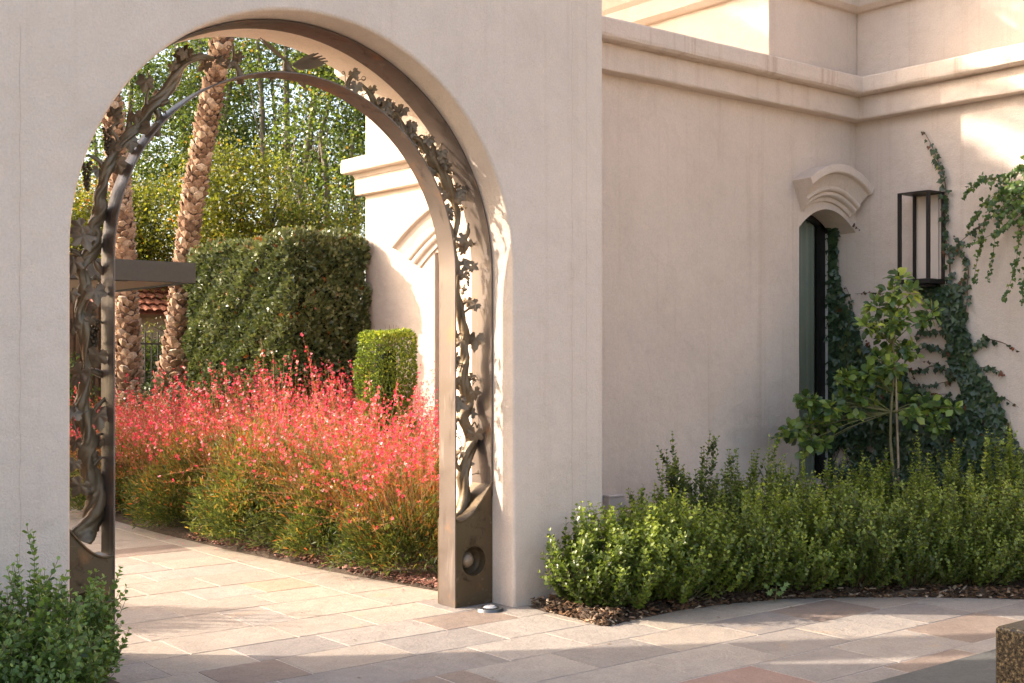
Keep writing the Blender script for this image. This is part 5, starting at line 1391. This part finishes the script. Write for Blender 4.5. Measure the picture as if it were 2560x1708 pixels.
polys = [
    [(2294, 714), (2398, 712), (2402, 790), (2420, 845), (2424, 890), (2467, 952), (2500, 1022), (2527, 1090), (2562, 1150), (2562, 1240), (2075, 1240), (2062, 1180), (2060, 900), (2066, 700), (2068, 470), (2082, 480), (2090, 560), (2090, 680), (2100, 710), (2112, 760),
     (2136, 800), (2150, 850), (2190, 900), (2220, 912), (2256, 930), (2275, 960), (2300, 968), (2320, 990), (2390, 1000), (2412, 975), (2396, 940), (2378, 912), (2368, 830), (2345, 790), (2320, 745)]]
def in_hole(u, v):
    if ((u - 2102) / 26) ** 2 + ((v - 1146) / 36) ** 2 < 1: return True
    if ((u - 2177) / 20) ** 2 + ((v - 1119) / 14) ** 2 < 1: return True
    if ((u - 2415) / 10) ** 2 + ((v - 1075) / 20) ** 2 < 1: return True
    if ((u - 2461) / 9) ** 2 + ((v - 1052) / 16) ** 2 < 1: return True
    if ((u - 2392) / 8) ** 2 + ((v - 1030) / 16) ** 2 < 1: return True
    if ((u - 2136) / 6) ** 2 + ((v - 1110) / 18) ** 2 < 1: return True
    if ((u - 2098) / 8) ** 2 + ((v - 808) / 14) ** 2 < 1: return True
    if ((u - 2530) / 8) ** 2 + ((v - 1135) / 10) ** 2 < 1: return True
    if ((u - 2512) / 16) ** 2 + ((v - 1185) / 7) ** 2 < 1: return True
    return False
cnt = 0
while cnt < 11500:
    u = rng.uniform(2058, 2580); v = rng.uniform(468, 1250)
    if not inpoly(u, v, polys[0]) or in_hole(u, v): continue
    cnt += 1
    pos = np.array(on_wall(u, v, rng.uniform(.01, .06)))
    L.append((pos, .068 * rng.uniform(.7, 1.2), unit((np.array([0, 0, -.9]) + rng.normal(0, .45, 3))[None])[0], unit(np.array([[-1, -.15, .45]]) + rng.normal(0, .3, (1, 3)))[0], rng.random() < .015))
for k in range(40):
    u0 = rng.uniform(2080, 2540); pth = [on_wall(u0 + rng.normal(0, 12), 1240 - k2 * 60, .012) for k2 in range(6)]
    pth = [p for p in pth if True]
    if all(inpoly(2000 + 0, 0, polys[0]) or True for _ in (0,)) and u0 < 2500: qb.tube(pth[:4], [.004, .003, .003, .002], 4)
qb.obj('stem', TWIG, iv, kind='stuff')
L.sort(key=lambda q: (q[4], -q[0][2]))
green = [q for q in L if not q[4]]; red = [q for q in L if q[4]]
order = sorted(range(len(green)), key=lambda i: -green[i][1]); pick = set(order[:290])
for i in pick: q = green[i]; place(IVM, 'ivy_leaf', q[0] - np.array([.015, 0, 0]), q[1], q[2], q[3], iv)
rest = [q for i, q in enumerate(green) if i not in pick]
def many(name, Q, mat, parent, tintf): 
    P = np.array([q[0] for q in Q]); n = len(P)
    leaves(name, P, np.array([q[2] for q in Q]), np.array([q[3] for q in Q]), np.array([q[1] for q in Q]), T_IVY, mat, parent, tintf(n))
many('foliage', rest, L_IVY, iv, lambda n: np.clip(rng.normal(.45, .22, n), 0, 1))
many('red_foliage', red, L_IVYR, iv, lambda n: rng.random(n))

# creeper hanging from above at the right border
cr = thing('hanging_creeper', 'sunlit creeper trailing down from the upper right corner of the side wall', 'creeper', (XC - .1, 5.8, 3))
Q = []; qb = QB()
XH = XC - .10
trails = [[(2600, 470), (2540, 478), (2490, 500), (2462, 560), (2450, 620), (2436, 690), (2438, 705)], [(2600, 500), (2540, 510), (2500, 540), (2487, 600), (2480, 660), (2468, 705)], [(2620, 480), (2570, 520), (2548, 560), (2545, 620), (2535, 680), (2512, 742), (2511, 748)],
          [(2520, 465), (2470, 445), (2440, 458), (2418, 480), (2408, 497)], [(2600, 430), (2540, 435), (2500, 445), (2465, 446)], [(2600, 520), (2550, 535), (2510, 570), (2450, 600), (2400, 618)], [(2600, 455), (2530, 470), (2470, 500), (2440, 540), (2424, 562), (2420, 566)], [(2620, 560), (2580, 600), (2560, 700), (2556, 760)],
          [(2600, 420), (2560, 418), (2530, 430), (2510, 470)], [(2610, 440), (2570, 450), (2530, 470), (2510, 500)]]
for tr in trails:
    A = spline(np.array([tuple(at(u, v, X=XH - rng.uniform(0, .12))) for u, v in tr]), 7); qb.tube(A, .0022, 4)
    Lp = np.linalg.norm(np.diff(A, axis=0), axis=1).sum()
    for k in range(int(Lp / .008)):
        f = rng.random() ** 1.5 * (len(A) - 1.01); i = int(f); q = A[i] * (1 - (f - i)) + A[i + 1] * (f - i); w = 1 - .55 * f / len(A)
        Q.append((q + rng.normal(0, .022 * w, 3) * (2.2 if f < len(A) * .35 else .8), .058 * w * rng.uniform(.7, 1.15), unit((np.array([0, 0, -.9]) + rng.normal(0, .4, 3))[None])[0], unit(np.array([[-1, -.1, .5]]) + rng.normal(0, .35, (1, 3)))[0], False))
qb.obj('stem', TWIG, cr, kind='stuff')
L_CREEP = m_leaf('creeper_leaf', [(0, (.03, .075, .018)), (.5, (.06, .12, .025)), (1, (.17, .22, .04))], .38, .3, .5)
many('foliage', Q, L_CREEP, cr, lambda n: np.clip(rng.normal(.45, .25, n), 0, 1))

# ------------------------------------------------------------------ staked citrus tree
ct = thing('citrus_tree', 'young staked citrus tree with glossy leaves in front of the ivy', 'tree', tuple(at(2238, 1330, D=10.9) * 1)[:2] + (0,))
CX, CY = ct.location.x, ct.location.y
bp = lambda u, v, dd=0: at(u, v, D=10.9 + dd)
qb = QB()
qb.tube([(CX, CY, 0), tuple(bp(2236, 1200)), tuple(bp(2230, 1150)), tuple(bp(2226, 1100)), tuple(bp(2227, 1040)), tuple(bp(2232, 960)), tuple(bp(2234, 880)), tuple(bp(2228, 800)), tuple(bp(2238, 720))], [.017, .015, .014, .013, .012, .011, .009, .007, .004], 8)
qb.obj('trunk', m_plain('green_bark', (.20, .17, .08), .7, n=.3), ct)
MB().obj if False else None
V, F = tube([(CX + .03, CY, 0), tuple(bp(2246, 1160)), tuple(bp(2241, 1000)), tuple(bp(2238, 880))], [.011, .011, .010, .009], 7)
tag(fast('bamboo_stake', V, F, m_plain('bamboo', (.42, .30, .20), .6, n=.25), None, smooth=True), 'pale bamboo stake tied beside the citrus trunk', 'stake')
cl = [(2250, 700, 26, 10), (2225, 730, 24, 10), (2275, 735, 22, 10), (2235, 765, 26, 12), (2190, 770, 22, 10), (2165, 815, 20, 10), (2200, 815, 24, 12), (2235, 810, 26, 16), (2262, 800, 20, 8), (2220, 845, 24, 12), (2330, 780, 22, 12), (2310, 800, 18, 8), (2250, 870, 22, 12),
      (2280, 880, 18, 8), (2200, 900, 26, 14), (2230, 920, 26, 14), (2170, 935, 28, 16), (2210, 955, 26, 14), (2130, 950, 24, 14), (2105, 945, 18, 8), (2150, 990, 22, 10), (2250, 985, 26, 14), (2310, 1010, 28, 16), (2350, 1015, 20, 10), (2340, 1060, 22, 10), (2280, 1040, 22, 10), (2110, 1000, 22, 10), (2140, 1020, 24, 10), (2080, 1020, 24, 12),
      (2055, 1050, 24, 12), (2030, 1010, 22, 12), (2010, 1000, 16, 8), (2030, 1060, 24, 12), (2000, 1080, 22, 12), (1975, 1075, 18, 8), (1958, 1095, 12, 5), (2025, 1100, 22, 12), (2055, 1110, 16, 8), (2015, 1125, 14, 6), (2080, 1060, 20, 8), (2190, 1020, 22, 8), (2385, 1020, 12, 5)]
def citrus_leaf():
    V = []; n = 6
    for i in range(n + 1):
        y = i / n; w = .27 * math.sin(math.pi * min(1, y * .97 + .03)) ** .8 if 0 < i < n else .01
        z = .10 * math.sin(y * 2.6); V += [(-w, y, z + .25 * w + .02 * math.sin(y * 17)), (0, y, z), (w, y, z + .25 * w + .02 * math.cos(y * 15))]
    F = []
    for i in range(n): a = 3 * i; F += [(a, a + 1, a + 4, a + 3), (a + 1, a + 2, a + 5, a + 4)]
    me = bpy.data.meshes.new('citrus_leaf'); me.from_pydata(V, [], F); me.materials.append(L_CIT); me.polygons.foreach_set('use_smooth', [True] * len(me.polygons)); me.update(); return me
CM = citrus_leaf()
tot = sum(c[3] for c in cl); rest = []; k = 0; qb = QB()
trunk_pts = [bp(2228, v) for v in (800, 860, 920, 980, 1030)]
for (u, v, r, n) in cl:
    c = bp(u, v, rng.uniform(-.25, .25)); R = r / FPX * 10.9
    st = min(trunk_pts, key=lambda q: (q - c).length + abs(q.z - c.z + .15)); qb.tube([tuple(st), tuple((st * .5 + c * .5) + Vector((0, 0, .03))), tuple(c)], [.006, .004, .0025], 5)
    for _ in range(int(n * 3.2)):
        dv = rnd(1)[0]; p_ = np.array(c) + dv * R * rng.uniform(.1, .9); yv = unit((dv * .9 + np.array([0, 0, -.15]) + rng.normal(0, .35, 3))[None])[0]
        nv = unit((np.array([-FX * .5, -FY * .5, .8]) + rng.normal(0, .45, 3))[None])[0]; s = rng.uniform(.062, .10)
        if k < 298: place(CM, 'citrus_leaf', p_, s, yv, nv, ct)
        else: rest.append((p_, s, yv, nv))
        k += 1
qb.obj('branch', TWIGG, ct)
if rest:
    L_CITS = m_leaf('citrus_leaf_stuff', [(0, (.045, .085, .028)), (.4, (.10, .165, .045)), (.7, (.22, .30, .055)), (1, (.50, .54, .08))], .30, .25, .55)
    leaves('foliage', np.array([q[0] for q in rest]), np.array([q[2] for q in rest]), np.array([q[3] for q in rest]), np.array([q[1] for q in rest]), T_OVAL, L_CITS, ct, rng.random(len(rest)) * .8)

# ------------------------------------------------------------------ strap-leaved plants and small weeds
L_STRAP = m_leaf('strap_leaf', [(0, (.05, .10, .035)), (.6, (.12, .17, .05)), (1, (.40, .25, .12))], .45, .15, .4, rand=True)
def strap(name, label, base, tips, w=.022, group=None):
    t = thing(name, label, 'plant', tuple(base)); b = Vector(base)
    for tip in tips:
        tip = Vector(tip); mb = MB(); n = 8; mid = b * .45 + tip * .55 + Vector((0, 0, (tip.z - b.z) * .22)); side = (tip - b).cross(FW).normalized()
        for i in range(n + 1):
            q = i / n; p = b * (1 - q) ** 2 + mid * 2 * q * (1 - q) + tip * q * q; ww = w * (1 - q) ** .6 * .5 + .0006
            mb.v += [tuple(p - side * ww), tuple(p + FW * ww * .35), tuple(p + side * ww)]
        for i in range(n): a = 3 * i; mb.f += [(a, a + 1, a + 4, a + 3), (a + 1, a + 2, a + 5, a + 4)]
        mb.obj('leaf', L_STRAP, t, smooth=True)
    return t
b = Vector((*gz(1555, 1470), .02)); strap('iris_plant', 'iris with brown tipped blades sticking out of the leftmost box shrubs', b, [at(1487, 1288, D=8.1), at(1440, 1378, D=7.9), at(1520, 1362, D=7.9), at(1392, 1428, D=7.7), at(1530, 1330, D=8.2)])
b = Vector((*gz(1960, 1375), .02)); strap('iris_plant', 'iris blades standing behind the shrubs left of the window', b, [at(1979, 1154, D=10), at(1934, 1150, D=10), at(1908, 1160, D=10), at(1998, 1180, D=10), at(1950, 1190, D=10), at(1893, 1165, D=10)])
b = Vector((*gz(2070, 1370), .02)); strap('iris_plant', 'fine grassy blades between the window and the staked tree', b, [at(2120, 1190, D=10.4), at(2060, 1180, D=10.4), at(2100, 1205, D=10.4), at(2160, 1190, D=10.5), at(2140, 1170, D=10.5), at(2085, 1200, D=10.4)], .012)
# black irrigation hose loop
pth = spline(np.array([tuple(at(u, v, D=8.3)) for u, v in ((1440, 1352), (1455, 1330), (1475, 1321), (1495, 1322), (1512, 1338), (1520, 1365))]), 6)
V, F = tube(pth, .008, 8); tag(fast('irrigation_hose', V, F, BLACKM, None, smooth=True), 'black irrigation hose looping up beside the arch pier', 'hose')
# foliage filling the dark foot of the ivy behind the shrubs
def fern_fill(label, boxes, n):
    t = bush_mass('underplanting', label, 'shrubs', boxes, n, .075, L_IVY, T_NAR); return t
fb = []
for u in (2120, 2200, 2290, 2380, 2470, 2560):
    q = at(u, 1300, D=11.0); fb.append(((q.x, q.y, .30), (.35, .35, .42)))
fern_fill('dark leafy plants at the foot of the ivy behind the box shrubs', fb, 9000)
# small pale weed at the paving edge
x, y = gz(1938, 1507)
wt = thing('weed', 'small pale green lobed weed at the paving edge below the shrubs', 'weed', (x, y, 0))
WM = bpy.data.meshes.new('weed_leaf'); WM.from_pydata([tuple(v) for v in T_MAPLE[0]], [], [tuple(int(i) for i in f) for f in T_MAPLE[1]])
WM.materials.append(m_plain('weed_green', (.17, .24, .07), .5))
for k in range(13):
    a = k * 2.4; rr = .02 + .05 * (k / 13); place(WM, 'leaf', (x + rr * math.cos(a), y + rr * math.sin(a), .05 + .007 * k), .045, (math.cos(a), math.sin(a), .3), (-.5, -.7, .6), wt)
qb = QB(); qb.tube([(x, y, 0), (x + .01, y, .06), (x, y - .01, .12)], .003, 4); qb.obj('stem', TWIGG, wt)
